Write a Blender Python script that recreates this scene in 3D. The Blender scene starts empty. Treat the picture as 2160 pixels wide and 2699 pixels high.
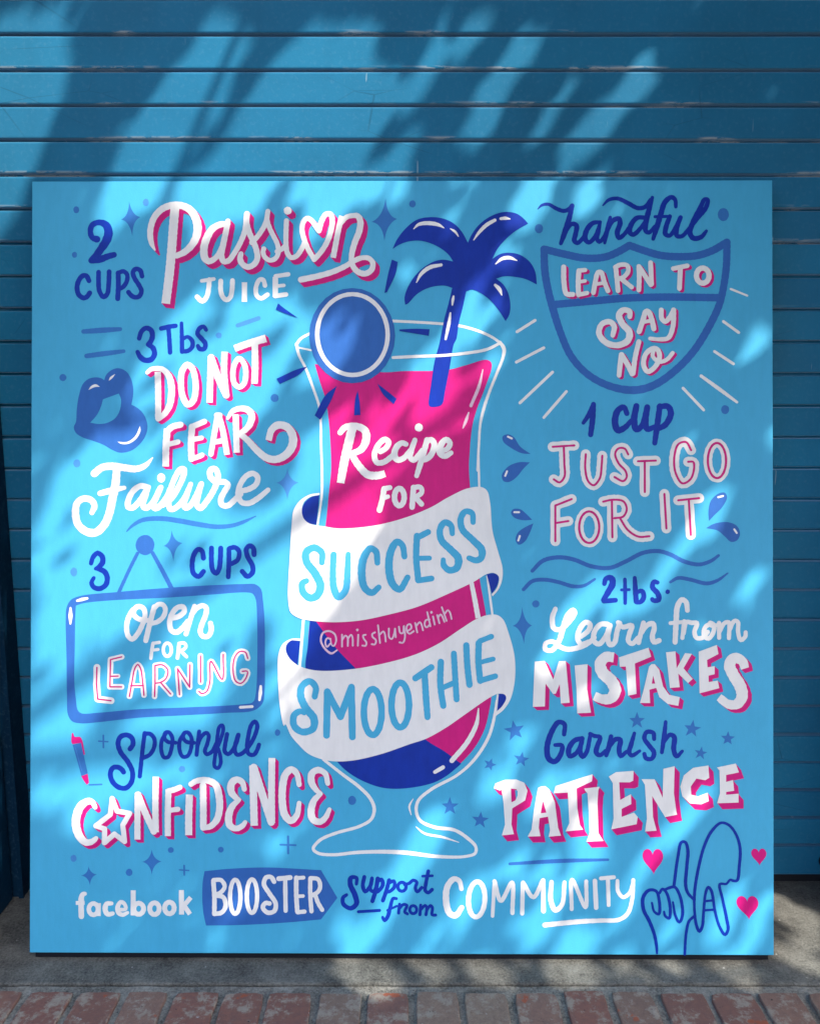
import bpy, math, random
from mathutils import Vector, Matrix
from mathutils.geometry import tessellate_polygon

random.seed(11)
rad = math.radians
SC = bpy.context.scene

# ------------------------------------------------------------------ camera
CAM_Y, CAM_Z, PITCH = -2.19, 1.405, 8.4
cam_d = bpy.data.cameras.new("camera")
cam = bpy.data.objects.new("camera", cam_d)
SC.collection.objects.link(cam)
cam.location = (0, CAM_Y, CAM_Z)
cam.rotation_euler = (rad(90 - PITCH), 0, 0)
cam_d.sensor_fit = 'HORIZONTAL'
cam_d.sensor_width = 36.0
cam_d.lens = 36.0 * 2163 / 2160
cam_d.clip_start = 0.05
cam_d.clip_end = 500
SC.camera = cam

# ------------------------------------------------------------------ light
SUN = Vector((0.50, -0.46, 0.735)).normalized()      # towards the sun
sun_d = bpy.data.lights.new("sun", 'SUN')
sun_d.energy = 2.9
sun_d.angle = rad(0.53)
sun_d.color = (1.0, 0.94, 0.85)
sun = bpy.data.objects.new("sun", sun_d)
SC.collection.objects.link(sun)
sun.rotation_euler = SUN.to_track_quat('Z', 'Y').to_euler()
sun.location = SUN * 12

world = bpy.data.worlds.new("World")
SC.world = world
world.use_nodes = True
wn = world.node_tree
sky = wn.nodes.new('ShaderNodeTexSky')
sky.sky_type = 'NISHITA'
sky.sun_disc = False
sky.air_density = 0.8
sky.dust_density = 2.5
sky.ozone_density = 0.8
sky.sun_elevation = math.asin(SUN.z)
sky.sun_rotation = math.atan2(SUN.x, SUN.y)
bg = wn.nodes['Background']
bg.inputs['Strength'].default_value = 0.15
wn.links.new(sky.outputs['Color'], bg.inputs['Color'])

SC.view_settings.view_transform = 'Standard'
SC.view_settings.look = 'None'
SC.view_settings.exposure = 1.33
SC.view_settings.gamma = 1.0

# ------------------------------------------------------------------ helpers
def link(o, parent=None):
    SC.collection.objects.link(o)
    if parent is not None:
        o.parent = parent
    return o

def mesh_obj(name, verts, faces, mats, parent=None, idx=None, smooth=False):
    me = bpy.data.meshes.new(name)
    me.from_pydata([tuple(v) for v in verts], [], faces)
    for m in (mats if isinstance(mats, (list, tuple)) else [mats]):
        me.materials.append(m)
    if idx:
        me.polygons.foreach_set('material_index', idx)
    if smooth:
        me.polygons.foreach_set('use_smooth', [True] * len(faces))
    me.update()
    return link(bpy.data.objects.new(name, me), parent)

def empty(name, loc=(0, 0, 0)):
    o = bpy.data.objects.new(name, None)
    o.location = loc
    o.empty_display_size = 0.1
    return link(o)

def tag(o, label=None, cat=None, kind=None, group=None):
    if label: o['label'] = label
    if cat: o['category'] = cat
    if kind: o['kind'] = kind
    if group: o['group'] = group
    return o

def bevel(o, w, seg=2):
    m = o.modifiers.new('edge', 'BEVEL')
    m.width = w; m.segments = seg; m.limit_method = 'ANGLE'; m.angle_limit = rad(40)

class MB:
    """collects boxes into one mesh"""
    def __init__(s): s.v = []; s.f = []
    def box(s, x0, x1, y0, y1, z0, z1, M=None):
        b = len(s.v)
        c = [(x0,y0,z0),(x1,y0,z0),(x1,y1,z0),(x0,y1,z0),(x0,y0,z1),(x1,y0,z1),(x1,y1,z1),(x0,y1,z1)]
        s.v += [tuple(M @ Vector(p)) for p in c] if M else c
        s.f += [tuple(b+i for i in q) for q in ((0,3,2,1),(4,5,6,7),(0,1,5,4),(1,2,6,5),(2,3,7,6),(3,0,4,7))]
    def build(s, name, mat, parent=None): return mesh_obj(name, s.v, s.f, mat, parent)

# node material helper
class NM:
    def __init__(s, name):
        s.m = bpy.data.materials.new(name); s.m.use_nodes = True
        s.t = s.m.node_tree; s.b = s.t.nodes['Principled BSDF']
        s.co = s.n('ShaderNodeTexCoord')
    def n(s, typ, **kw):
        x = s.t.nodes.new(typ)
        for k, v in kw.items(): setattr(x, k, v)
        return x
    def l(s, a, b): s.t.links.new(a, b)
    def noise(s, scale, detail=4, rough=0.6, vec=None, stretch=None):
        x = s.n('ShaderNodeTexNoise'); x.inputs['Scale'].default_value = scale
        x.inputs['Detail'].default_value = detail; x.inputs['Roughness'].default_value = rough
        v = vec or s.co.outputs['Object']
        if stretch:
            mp = s.n('ShaderNodeMapping'); mp.inputs['Scale'].default_value = stretch
            s.l(v, mp.inputs['Vector']); v = mp.outputs['Vector']
        s.l(v, x.inputs['Vector'])
        return x.outputs['Fac']
    def ramp(s, fac, stops):
        r = s.n('ShaderNodeValToRGB'); e = r.color_ramp.elements
        while len(e) < len(stops): e.new(0.5)
        for i, (p, c) in enumerate(stops):
            e[i].position = p; e[i].color = (c, c, c, 1) if not isinstance(c, tuple) else (*c, 1)
        s.l(fac, r.inputs['Fac']); return r.outputs['Color']
    def mix(s, fac, a, b, mode='MIX'):
        x = s.n('ShaderNodeMix', data_type='RGBA', blend_type=mode)
        for sock, v in ((x.inputs[0], fac), (x.inputs[6], a), (x.inputs[7], b)):
            if isinstance(v, (int, float)): sock.default_value = v
            elif isinstance(v, tuple): sock.default_value = (*v, 1)
            else: s.l(v, sock)
        return x.outputs[2]
    def math(s, op, a, b=0.0, c=0.0):
        x = s.n('ShaderNodeMath', operation=op)
        for i, v in enumerate((a, b, c)):
            if isinstance(v, (int, float)): x.inputs[i].default_value = v
            else: s.l(v, x.inputs[i])
        return x.outputs[0]
    def color(s, c):
        if isinstance(c, tuple): s.b.inputs['Base Color'].default_value = (*c, 1)
        else: s.l(c, s.b.inputs['Base Color'])
    def rough(s, r):
        if isinstance(r, (int, float)): s.b.inputs['Roughness'].default_value = r
        else: s.l(r, s.b.inputs['Roughness'])
    def bump(s, h, strength=0.3, dist=0.002):
        x = s.n('ShaderNodeBump'); x.inputs['Strength'].default_value = strength
        x.inputs['Distance'].default_value = dist
        s.l(h, x.inputs['Height']); s.l(x.outputs['Normal'], s.b.inputs['Normal'])

def paint(name, c, rough=0.5, var=0.12):
    k = NM(name)
    big = k.noise(3.5, 5, 0.65)
    brush = k.noise(60, 3, 0.6, stretch=(1.0, 0.25, 1.0))
    f = k.math('ADD', k.math('MULTIPLY', big, 0.6), k.math('MULTIPLY', brush, 0.4))
    lo = tuple(x * (1 - var) for x in c); hi = tuple(min(1, x * (1 + var)) for x in c)
    k.color(k.mix(k.ramp(f, [(0.32, 0.0), (0.68, 1.0)]), lo, hi))
    k.rough(rough)
    k.bump(k.math('ADD', k.noise(330, 2, 0.7), k.math('MULTIPLY', brush, 0.8)), 0.32, 0.0010)
    k.b.inputs['Specular IOR Level'].default_value = 0.2
    return k.m
# ------------------------------------------------------------------ materials
PAL = {
 'b': paint('sky_blue_paint', (0.062, 0.395, 0.63), 0.5, 0.07),
 'm': paint('cornflower_paint', (0.034, 0.165, 0.46), 0.5),
 'd': paint('royal_blue_paint', (0.030, 0.128, 0.42), 0.5),
 'l': paint('periwinkle_paint', (0.060, 0.235, 0.56), 0.5),
 'n': paint('navy_paint', (0.003, 0.030, 0.32), 0.45, 0.2),
 'w': paint('white_paint', (0.80, 0.78, 0.75), 0.55, 0.08),
 'p': paint('magenta_paint', (0.60, 0.008, 0.185), 0.45, 0.12),
 'k': paint('pale_pink_paint', (0.74, 0.50, 0.62), 0.55, 0.08),
}

# shutter paint: teal blue, chipped to grey-white along slat lower edges
PITCH_Z, Z0 = 0.08335, 0.1140
SPEC, SHEEN = 0.12, 1.0
def _slat(k):
    sep = k.n('ShaderNodeSeparateXYZ'); k.l(k.co.outputs['Object'], sep.inputs[0])
    i = k.math('FLOOR', k.math('DIVIDE', k.math('SUBTRACT', sep.outputs['Z'], Z0), PITCH_Z))
    w = k.n('ShaderNodeTexWhiteNoise', noise_dimensions='1D'); k.l(i, w.inputs['W'])
    return k.ramp(w.outputs['Value'], [(0.0, (0.84, 0.86, 0.88)), (0.5, (1.0, 0.97, 0.96)), (1.0, (1.05, 1.07, 1.04))])
NM.slat = _slat
def shutter_mat(name, base, chips=True):
    k = NM(name)
    big = k.noise(2.2, 5, 0.6); fine = k.noise(90, 3, 0.6); streak = k.noise(9, 4, 0.7, stretch=(1, 1, 0.15))
    c = k.mix(k.ramp(big, [(0.3, 0.0), (0.7, 1.0)]), tuple(x*0.80 for x in base), tuple(x*1.12 for x in base))
    c = k.mix(k.math('MULTIPLY', k.ramp(streak, [(0.52, 0.0), (0.8, 1.0)]), 0.35), c, tuple(x*0.62 for x in base))
    c = k.mix(k.math('MULTIPLY', k.ramp(fine, [(0.53, 0.0), (0.75, 1.0)]), 0.10), c, (0.20, 0.36, 0.48))
    if chips:
        c = k.mix(1.0, c, k.slat(), 'MULTIPLY')
        sep = k.n('ShaderNodeSeparateXYZ'); k.l(k.co.outputs['Object'], sep.inputs[0])
        t = k.math('FRACT', k.math('DIVIDE', k.math('SUBTRACT', sep.outputs['Z'], Z0), PITCH_Z))
        edge = k.ramp(t, [(0.05, 1.0), (0.15, 0.0)])
        patch = k.ramp(k.noise(2.4, 3, 0.65, stretch=(1.0, 1, 9.0)), [(0.525, 0.0), (0.575, 1.0)])
        crumbs = k.ramp(k.noise(70, 4, 0.75, stretch=(0.35, 1, 1.3)), [(0.44, 0.0), (0.50, 1.0)])
        up = k.ramp(sep.outputs['Z'], [(0.0, 0.0), (1.0, 1.0)])
        hi = k.n('ShaderNodeMapRange'); hi.inputs[1].default_value = 1.55; hi.inputs[2].default_value = 1.85
        k.l(sep.outputs['Z'], hi.inputs[0])
        m = k.math('MULTIPLY', k.math('MULTIPLY', edge, patch), k.math('MULTIPLY', crumbs, hi.outputs[0]))
        c = k.mix(m, c, (0.44, 0.47, 0.47))
        sc = k.ramp(k.noise(26, 2, 0.5, stretch=(3.0, 1, 0.25)), [(0.735, 0.0), (0.75, 1.0)])
        c = k.mix(k.math('MULTIPLY', sc, 0.5), c, (0.30, 0.42, 0.48))
        cr = k.n('ShaderNodeTexVoronoi', feature='DISTANCE_TO_EDGE'); cr.inputs['Scale'].default_value = 5
        wv = k.n('ShaderNodeMapping'); wv.inputs['Scale'].default_value = (0.8, 1, 2.2)
        k.l(k.co.outputs['Object'], wv.inputs['Vector']); k.l(wv.outputs['Vector'], cr.inputs['Vector'])
        crk = k.math('MULTIPLY', k.ramp(cr.outputs['Distance'], [(0.0, 1.0), (0.012, 0.0)]), k.ramp(k.noise(1.7, 3), [(0.56, 0.0), (0.62, 0.55)]))
        c = k.mix(crk, c, tuple(x*0.35 for x in base))
    k.color(c)
    k.rough(k.ramp(big, [(0.3, 0.40), (0.7, 0.55)])); k.b.inputs['Specular IOR Level'].default_value = SPEC; k.b.inputs['Sheen Weight'].default_value = SHEEN if chips else 0.0; k.b.inputs['Sheen Roughness'].default_value = 0.5; k.b.inputs['Sheen Tint'].default_value = (0.42, 0.72, 1.0, 1)
    k.bump(k.math('ADD', k.noise(150, 3, 0.6), k.math('MULTIPLY', big, 1.2)), 0.22, 0.0015)
    return k.m
M_SHUT = shutter_mat('chipped_teal_blue_paint', (0.006, 0.160, 0.300))
M_RAIL = shutter_mat('worn_dark_blue_paint', (0.003, 0.026, 0.060), False)  # rail blue kept very dark, the recess shade is put into the colour
M_WALL = shutter_mat('blue_masonry_paint', (0.003, 0.036, 0.085), False)
M_DARK = paint('black_iron', (0.012, 0.013, 0.018), 0.5)  # iron of the lock, also colours the shade strip below the shutter
M_WOOD = paint('dark_stained_batten', (0.006, 0.007, 0.012), 0.7)

def concrete(name, c, spec=1.0):
    k = NM(name)
    a = k.noise(4, 6, 0.7); b = k.noise(28, 5, 0.75); g = k.noise(170, 3, 0.75); st = k.noise(1.6, 4, 0.6)
    f = k.math('ADD', k.math('MULTIPLY', a, 0.45), k.math('ADD', k.math('MULTIPLY', b, 0.27), k.math('MULTIPLY', g, 0.38)))
    col = k.mix(k.ramp(f, [(0.44, 0.0), (0.65, 1.0)]), tuple(x*0.28 for x in c), tuple(x*1.75 for x in c))
    col = k.mix(k.math('MULTIPLY', k.ramp(st, [(0.45, 0.0), (0.65, 1.0)]), 0.3), col, (c[0]*0.72, c[1]*0.60, c[2]*0.56))
    vo = k.n('ShaderNodeTexVoronoi'); vo.inputs['Scale'].default_value = 55; k.l(k.co.outputs['Object'], vo.inputs['Vector'])
    peb = k.math('MULTIPLY', k.ramp(vo.outputs['Distance'], [(0.10, 1.0), (0.16, 0.0)]), k.ramp(k.noise(37, 2), [(0.6, 0.0), (0.64, 1.0)]))
    col = k.mix(k.math('MULTIPLY', peb, 0.75), col, (0.42, 0.41, 0.38))
    pit = k.math('MULTIPLY', k.ramp(vo.outputs['Distance'], [(0.08, 1.0), (0.17, 0.0)]), k.ramp(k.noise(31, 2), [(0.60, 0.0), (0.65, 1.0)]))
    col = k.mix(k.math('MULTIPLY', pit, 0.8), col, (0.02, 0.02, 0.022))
    k.color(col); k.rough(0.9)
    k.bump(k.math('ADD', b, k.math('MULTIPLY', g, 1.2)), 0.8, 0.004)
    return k.m
M_CONC = concrete('sidewalk_concrete', (0.128, 0.128, 0.112))
M_MORT = concrete('sandy_mortar', (0.215, 0.205, 0.175))
M_STREET = concrete('far_pavement', (0.16, 0.155, 0.15))

def brick_mat():
    k = NM('worn_red_brick')
    geo = k.n('ShaderNodeNewGeometry'); r = geo.outputs['Random Per Island']
    cmb = k.n('ShaderNodeCombineXYZ'); k.l(k.math('MULTIPLY', r, 37.0), cmb.inputs[2])
    add = k.n('ShaderNodeVectorMath', operation='ADD'); k.l(k.co.outputs['Object'], add.inputs[0]); k.l(cmb.outputs[0], add.inputs[1])
    v = add.outputs[0]
    a = k.noise(22, 7, 0.75, v); b = k.noise(75, 5, 0.8, v); g = k.noise(300, 3, 0.7, v)
    base = k.ramp(r, [(0.0, (0.30, 0.118, 0.078)), (0.3, (0.23, 0.112, 0.080)), (0.5, (0.33, 0.25, 0.175)), (0.8, (0.28, 0.11, 0.078)), (1.0, (0.28, 0.18, 0.13))])
    base = k.mix(k.ramp(b, [(0.35, 0.0), (0.7, 0.6)]), base, (0.14, 0.08, 0.07))
    grey = k.ramp(a, [(0.50, 0.0), (0.60, 0.9)])
    col = k.mix(grey, base, k.mix(b, (0.20, 0.165, 0.125), (0.56, 0.50, 0.40)))
    org = k.ramp(k.noise(9, 4, 0.6, v), [(0.63, 0.0), (0.655, 1.0)])
    col = k.mix(k.math('MULTIPLY', org, 0.85), col, (0.42, 0.09, 0.03))
    wh = k.ramp(k.noise(60, 4, 0.6, v), [(0.70, 0.0), (0.72, 1.0)])
    col = k.mix(k.math('MULTIPLY', wh, 0.8), col, (0.5, 0.47, 0.45))
    bk = k.ramp(k.noise(33, 3, 0.6, v), [(0.27, 1.0), (0.31, 0.0)])
    col = k.mix(bk, col, (0.015, 0.013, 0.012))
    col = k.mix(k.math('MULTIPLY', g, 0.35), col, (0.10, 0.08, 0.075))
    k.color(col); k.rough(0.88)
    k.bump(k.math('ADD', k.math('MULTIPLY', a, 1.5), k.math('ADD', b, k.math('MULTIPLY', g, 0.5))), 0.6, 0.004)
    return k.m
M_BRICK = brick_mat()

def leaf_mat():
    k = NM('tree_leaf')
    geo = k.n('ShaderNodeNewGeometry')
    k.color(k.ramp(geo.outputs['Random Per Island'], [(0.0, (0.035, 0.075, 0.018)), (1.0, (0.075, 0.12, 0.03))]))
    k.rough(0.5); return k.m
def bark_mat():
    k = NM('grey_brown_bark'); a = k.noise(12, 6, 0.7, stretch=(1, 1, 0.25))
    k.color(k.ramp(a, [(0.3, (0.05, 0.04, 0.03)), (0.7, (0.20, 0.16, 0.12))])); k.rough(0.9); k.bump(a, 0.8, 0.02); return k.m

# ------------------------------------------------------------------ the setting
# street far behind the viewer, brick paving, concrete apron under the shutter
mb = MB(); mb.box(-45, 45, -60, -2.0, -0.3, -0.012); tag(mb.build('pavement', M_STREET), kind='structure')
mb = MB(); mb.box(-3.2, 3.2, -0.4105, 0.5, -0.3, 0.0)
slab = tag(mb.build('concrete_apron', M_CONC), kind='structure'); bevel(slab, 0.004)

def grid_sheet(x0, x1, y0, y1, nx, ny, zf):
    v = [(x0+(x1-x0)*i/nx, y0+(y1-y0)*j/ny, zf()) for j in range(ny+1) for i in range(nx+1)]
    f = [(j*(nx+1)+i, j*(nx+1)+i+1, (j+1)*(nx+1)+i+1, (j+1)*(nx+1)+i) for j in range(ny) for i in range(nx)]
    return v, f
rb = random.Random(5)
v, f = grid_sheet(-3.2, 3.2, -2.02, -0.4165, 160, 40, lambda: -0.004 + rb.uniform(-0.0012, 0.0012))
tag(mesh_obj('mortar_bed', v, f, M_MORT, smooth=True), kind='structure')
# bricks: long axis towards the wall, top edge about 0.44 m in front of it
bv, bf = [], []
y1 = -0.441
row = 0
while y1 > -1.9:
    x = -3.2 + rb.uniform(0, 0.06) + 0.058*(row % 2)
    L = 0.205
    while x < 3.15:
        w = rb.choice((0.096, 0.100, 0.104, 0.090))
        if x + w > 3.2: break
        g = rb.uniform(0.012, 0.018)
        dz = rb.uniform(-0.0006, 0.0012)
        sk = rb.uniform(-0.004, 0.004); ya = y1 + rb.uniform(-0.005, 0.004); yb = y1 - L + rb.uniform(-0.005, 0.005)
        # worn outline: many points round the edge, then a dropped rim
        def edge(p, q, n): return [(p[0]+(q[0]-p[0])*i/n, p[1]+(q[1]-p[1])*i/n) for i in range(n)]
        c = [(x, yb), (x+w, yb), (x+w+sk, ya), (x+sk, ya)]
        ring = edge(c[0], c[1], 5) + edge(c[1], c[2], 9) + edge(c[2], c[3], 5) + edge(c[3], c[0], 9)
        cx, cy = x+w/2, (ya+yb)/2
        out = []
        for (px, py) in ring:
            k = 1 - abs(rb.gauss(0, 0.022))
            ax = abs(px-cx)/(w/2); ay = abs(py-cy)/(L/2)
            if ax > 0.9 and ay > 0.9: k -= rb.uniform(0.02, 0.08)
            out.append((cx+(px-cx)*k, cy+(py-cy)*(1-(1-k)*0.5)))
        b = len(bv); n = len(out)
        for (px, py) in out: bv.append((px, py, -0.02))
        for (px, py) in out: bv.append((px, py, 0.0005+dz))
        for (px, py) in out: bv.append((cx+(px-cx)*0.955, cy+(py-cy)*0.975, 0.0035+dz))
        for i in range(n):
            j = (i+1) % n
            bf.append((b+i, b+j, b+n+j, b+n+i)); bf.append((b+n+i, b+n+j, b+2*n+j, b+2*n+i))
        bf.append(tuple(b+2*n+i for i in range(n)))
        x += w + g
    y1 -= L + 0.022; row += 1
tag(mesh_obj('brick_paving', bv, bf, M_BRICK), kind='structure')

# roll-down shutter ----------------------------------------------------------
XL, XR = -1.083, 1.215
sh = tag(empty('roller_shutter', ((XL+XR)/2, 0.0, 0.02)), 'wide teal blue roll-down metal shutter with chipped paint behind the painted board', 'shutter')
OFF = Vector((-(XL+XR)/2, 0, -0.02))
# slat cross-section (y outwards negative), from the bottom of a slat to its top
prof = [(0.024, 0.0), (0.024, 0.0052), (0.004, 0.0055), (0.0008, 0.0064), (0.0, 0.009), (0.0, 0.0755), (0.0010, 0.0787), (0.0040, 0.0806), (0.024, 0.0812)]
pts = []
ns = 40
for i in range(ns):
    z = Z0 + i*PITCH_Z
    for (y, dz) in prof: pts.append((y, z+dz))
pts.append((0.024, Z0+ns*PITCH_Z))
xs = [XL-0.03 + (XR-XL+0.06)*i/24 for i in range(25)]
rs = random.Random(3)
v = []
for (y, z) in pts:
    si = int((z-Z0)/PITCH_Z + 1e-4)
    for i, x in enumerate(xs):
        r2 = random.Random(si*131+7); ph = r2.uniform(0, 6.28); amp = r2.uniform(0.0002, 0.0009); am2 = r2.uniform(0.0003, 0.0010)
        v.append((x, y + amp*math.sin(x*2.3+ph) + am2*math.sin(x*0.9+ph*2), z + 0.0010*math.sin(x*1.7+ph)))
nx = len(xs)
f = [(j*nx+i, j*nx+i+1, (j+1)*nx+i+1, (j+1)*nx+i) for j in range(len(pts)-1) for i in range(nx-1)]
cur = mesh_obj('curtain', v, f, M_SHUT, sh); cur.location = (0, 0, 0); cur.matrix_parent_inverse = Matrix.Translation(-sh.location)
def child_at(o): o.matrix_parent_inverse = Matrix.Translation(-sh.location); return o
mb = MB(); mb.box(XL-0.03, XR+0.03, -0.004, 0.03, 0.025, Z0-0.002)
bb = child_at(mb.build('bottom_bar', M_SHUT, sh)); bevel(bb, 0.004)
mb = MB(); mb.box(XL-0.03, XR+0.03, 0.004, 0.024, 0.0005, 0.026); child_at(mb.build('rubber_seal', M_DARK, sh))  # black strip standing in for the shade under the raised shutter
for (a, b_) in ((XL-0.045, XL), (XR, XR+0.045)):
    mb = MB(); mb.box(a, b_, -0.070, -0.003, 0.0, 3.45); mb.box(a, a+0.012, -0.003, 0.03, 0.0, 3.45)
    if a < 0: mb.box(b_-0.010, b_+0.003, -0.078, -0.070, 0.0, 3.45)
    child_at(mb.build('guide_rail', M_RAIL, sh))
# padlock hasp boss on the bottom bar at the right
def lathe(profile, n=24):
    vv, ff = [], []
    for (r, h) in profile:
        for i in range(n): vv.append((r*math.cos(2*math.pi*i/n), r*math.sin(2*math.pi*i/n), h))
    for j in range(len(profile)-1):
        for i in range(n): ff.append((j*n+i, j*n+(i+1) % n, (j+1)*n+(i+1) % n, (j+1)*n+i))
    ff.append(tuple(range((len(profile)-1)*n, len(profile)*n)))
    return vv, ff
vv, ff = lathe([(0.026, 0), (0.026, 0.010), (0.023, 0.014), (0.012, 0.015), (0.011, 0.028), (0.008, 0.030)])
Rm = Matrix.Translation((1.199, -0.004, 0.070)) @ Matrix.Rotation(rad(90), 4, 'X')
lk = mesh_obj('lock', [Rm @ Vector(p) for p in vv], ff, M_DARK, bb, smooth=True)

# jambs of the opening and the wall above (front of the building)
def building_piece(name, boxes, label, cat):
    mb = MB()
    for b in boxes: mb.box(*b)
    o = tag(mb.build(name, M_WALL), label, cat); bevel(o, 0.006); return o
building_piece('wall_pier', [(-1.75, XL-0.024, -0.40, -0.0785, 0.0, 3.5), (-1.75, XL-0.047, -0.0785, 0.45, 0.0, 3.5)],
               'dark blue painted wall pier at the left end of the shutter', 'wall')
building_piece('wall_pier', [(XR+0.024, 3.2, -0.24, -0.0785, 0.0, 3.5), (XR+0.047, 3.2, -0.0785, 0.45, 0.0, 3.5)],  # out of view, its projection is chosen to shade the shutter's right edge
               'dark blue painted wall pier at the right end of the shutter', 'wall')
building_piece('lintel', [(-3.2, 3.2, -0.14, 0.45, 3.502, 4.2)], 'dark blue painted lintel across the top of the shutter opening', 'lintel')

# ------------------------------------------------------------------ the painted board
BL = Vector((-0.9482, -0.3265, 0.0185)); BR = Vector((0.9022, -0.3372, 0.0190))
TL = Vector((-0.9534, -0.0339, 1.9249))
UX = (BR-BL).normalized(); BW = (BR-BL).length
UZ = (TL-BL); UZ = (UZ - UX*UZ.dot(UX)); BH = UZ.length; UZ.normalize()
UN = UX.cross(UZ).normalized()           # out of the face, towards the street
if UN.y > 0: UN = -UN
board = tag(empty('painted_board', (0, 0, 0)), 'big square sky blue board painted with a pink smoothie glass and white lettering', 'sign board')
board.matrix_world = Matrix((( UX.x, UZ.x, UN.x, BL.x), (UX.y, UZ.y, UN.y, BL.y), (UX.z, UZ.z, UN.z, BL.z), (0, 0, 0, 1)))
mb = MB(); mb.box(0, BW, 0, BH, -0.010, 0.0)
face = mb.build('panel', PAL['b'], board); bevel(face, 0.0018)
mb = MB()
i0 = 0.011
mb.box(i0, BW-i0, -0.0150, 0.05, -0.034, -0.0085); mb.box(i0, BW-i0, BH-0.06, BH-0.012, -0.034, -0.0105)
mb.box(i0, i0+0.05, 0.05, BH-0.06, -0.034, -0.0105); mb.box(BW-i0-0.05, BW-i0, 0.05, BH-0.06, -0.034, -0.0105)
mb.box(BW/2-0.03, BW/2+0.03, 0.05, BH-0.06, -0.034, -0.0105)
mb.build('back_frame', M_WOOD, board)
for fx in (0.12, BW-0.20):
    mb = MB(); mb.box(fx, fx+0.08, -0.0115, 0.05, -0.075, -0.0345); mb.build('foot', M_WOOD, board)

# photograph trace -> board millimetres: projective map fixed by the four corners of the board
def homography(src, dst):
    A = []; B = []
    for (x, y), (u, v_) in zip(src, dst):
        A.append([x, y, 1, 0, 0, 0, -u*x, -u*y]); B.append(u)
        A.append([0, 0, 0, x, y, 1, -v_*x, -v_*y]); B.append(v_)
    n = 8
    for i in range(n):
        p = max(range(i, n), key=lambda r: abs(A[r][i])); A[i], A[p] = A[p], A[i]; B[i], B[p] = B[p], B[i]
        for r in range(n):
            if r != i:
                q = A[r][i]/A[i][i]
                if q:
                    A[r] = [a - q*b for a, b in zip(A[r], A[i])]; B[r] -= q*B[i]
    return [B[i]/A[i][i] for i in range(n)]
HB = homography([(79.5, 480), (2036, 467), (2034.8, 2515), (78.6, 2515)], [(0, BH), (BW, BH), (BW, 0), (0, 0)])
def uv(x, y):
    d = HB[6]*x + HB[7]*y + 1
    return ((HB[0]*x+HB[1]*y+HB[2])/d, (HB[3]*x+HB[4]*y+HB[5])/d)

# ------------------------------------------------------------------ brush engine
TX, TY, TS = 0, 0, 1.0
def T(x, y, s=3.0):
    global TX, TY, TS
    TX, TY, TS = x, y, s
def P(txt, w=None):
    r = []
    for tok in txt.split():
        c = tok.endswith('!')
        a = tok.rstrip('!').split(',')
        ww = float(a[2]) if len(a) > 2 else None
        r.append([TX+float(a[0])/TS, TY+float(a[1])/TS, ww/TS if ww is not None else None, c])
    last = w/TS if w else None
    for q in r:
        if q[2] is None: q[2] = last if last else 4.0
        elif True: last = q[2]
    return r
def N(x, y, s, txt):
    T(x, y, s); return P(txt)

def crom(pts, step=4.0, closed=False):
    """Catmull-Rom through (x, y, w)"""
    if len(pts) < 3 and not closed:
        a, b = pts[0], pts[-1]
        n = max(2, int(math.hypot(b[0]-a[0], b[1]-a[1])/12))
        return [tuple(a[k]+(b[k]-a[k])*i/n for k in range(3)) for i in range(n+1)]
    out = []
    n = len(pts)
    rng = range(n if closed else n-1)
    for i in rng:
        p1, p2 = pts[i], pts[(i+1) % n]
        p0 = pts[i-1] if (i > 0 or closed) else [2*p1[k]-p2[k] for k in range(3)]
        p3 = pts[(i+2) % n] if (i+2 < n or closed) else [2*p2[k]-p1[k] for k in range(3)]
        # centripetal parametrisation
        def dt(a, b): return max(1e-4, math.hypot(a[0]-b[0], a[1]-b[1])**0.5)
        t0 = 0; t1 = t0+dt(p0, p1); t2 = t1+dt(p1, p2); t3 = t2+dt(p2, p3)
        m = max(3, int(math.hypot(p2[0]-p1[0], p2[1]-p1[1])/step))
        for j in range(m):
            t = t1+(t2-t1)*j/m
            q = []
            for k in range(3):
                a1 = (t1-t)/(t1-t0)*p0[k]+(t-t0)/(t1-t0)*p1[k]
                a2 = (t2-t)/(t2-t1)*p1[k]+(t-t1)/(t2-t1)*p2[k]
                a3 = (t3-t)/(t3-t2)*p2[k]+(t-t2)/(t3-t2)*p3[k]
                b1 = (t2-t)/(t2-t0)*a1+(t-t0)/(t2-t0)*a2
                b2 = (t3-t)/(t3-t1)*a2+(t-t1)/(t3-t1)*a3
                q.append((t2-t)/(t2-t1)*b1+(t-t1)/(t2-t1)*b2)
            out.append(tuple(q))
    if not closed: out.append(tuple(pts[-1][:3]))
    return out

class PartB:
    def __init__(s, name, label=None, sh=None, z=0.0, under=None):
        s.under = under; s.name = name; s.label = label; s.items = []; s.z = z; s.sh = sh
cur_part = None
DRAWN = {}
def build_part():
    global cur_part
    p = cur_part; cur_part = None
    if not p or not p.items: return
    V, F, I = [], [], []; mats = []
    level = [0.00025 + p.z]
    def mi(c):
        if c not in mats: mats.append(c)
        return mats.index(c)
    wob = random.Random(len(p.items)*7+len(p.name))
    def put(geom, col, dx, dy, step):
        ci = mi(col); b = len(V)
        vv, ff = geom
        z0 = level[0]
        for (x, y, t) in vv:
            u, v_ = uv(x+dx, y+dy)
            V.append((u, v_, z0 + t*step*0.85))
        for q in ff: F.append(tuple(b+i for i in q)); I.append(ci)
        level[0] += step
    if p.sh:
        nst = 9
        for k in range(nst, 0, -1):
            for (g, c, shd) in p.items:
                if shd: put(g, 'p', p.sh[0]*k/nst, p.sh[1]*k/nst, 5e-6)
    for (g, c, shd) in p.items: put(g, c, 0, 0, 2.2e-5)
    o = mesh_obj(p.name, V, F, [PAL[c] for c in mats], DRAWN.get(p.under, board), I)
    if p.name.endswith('_drawing'): DRAWN[p.name] = o
    if p.label: o['label'] = p.label
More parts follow.
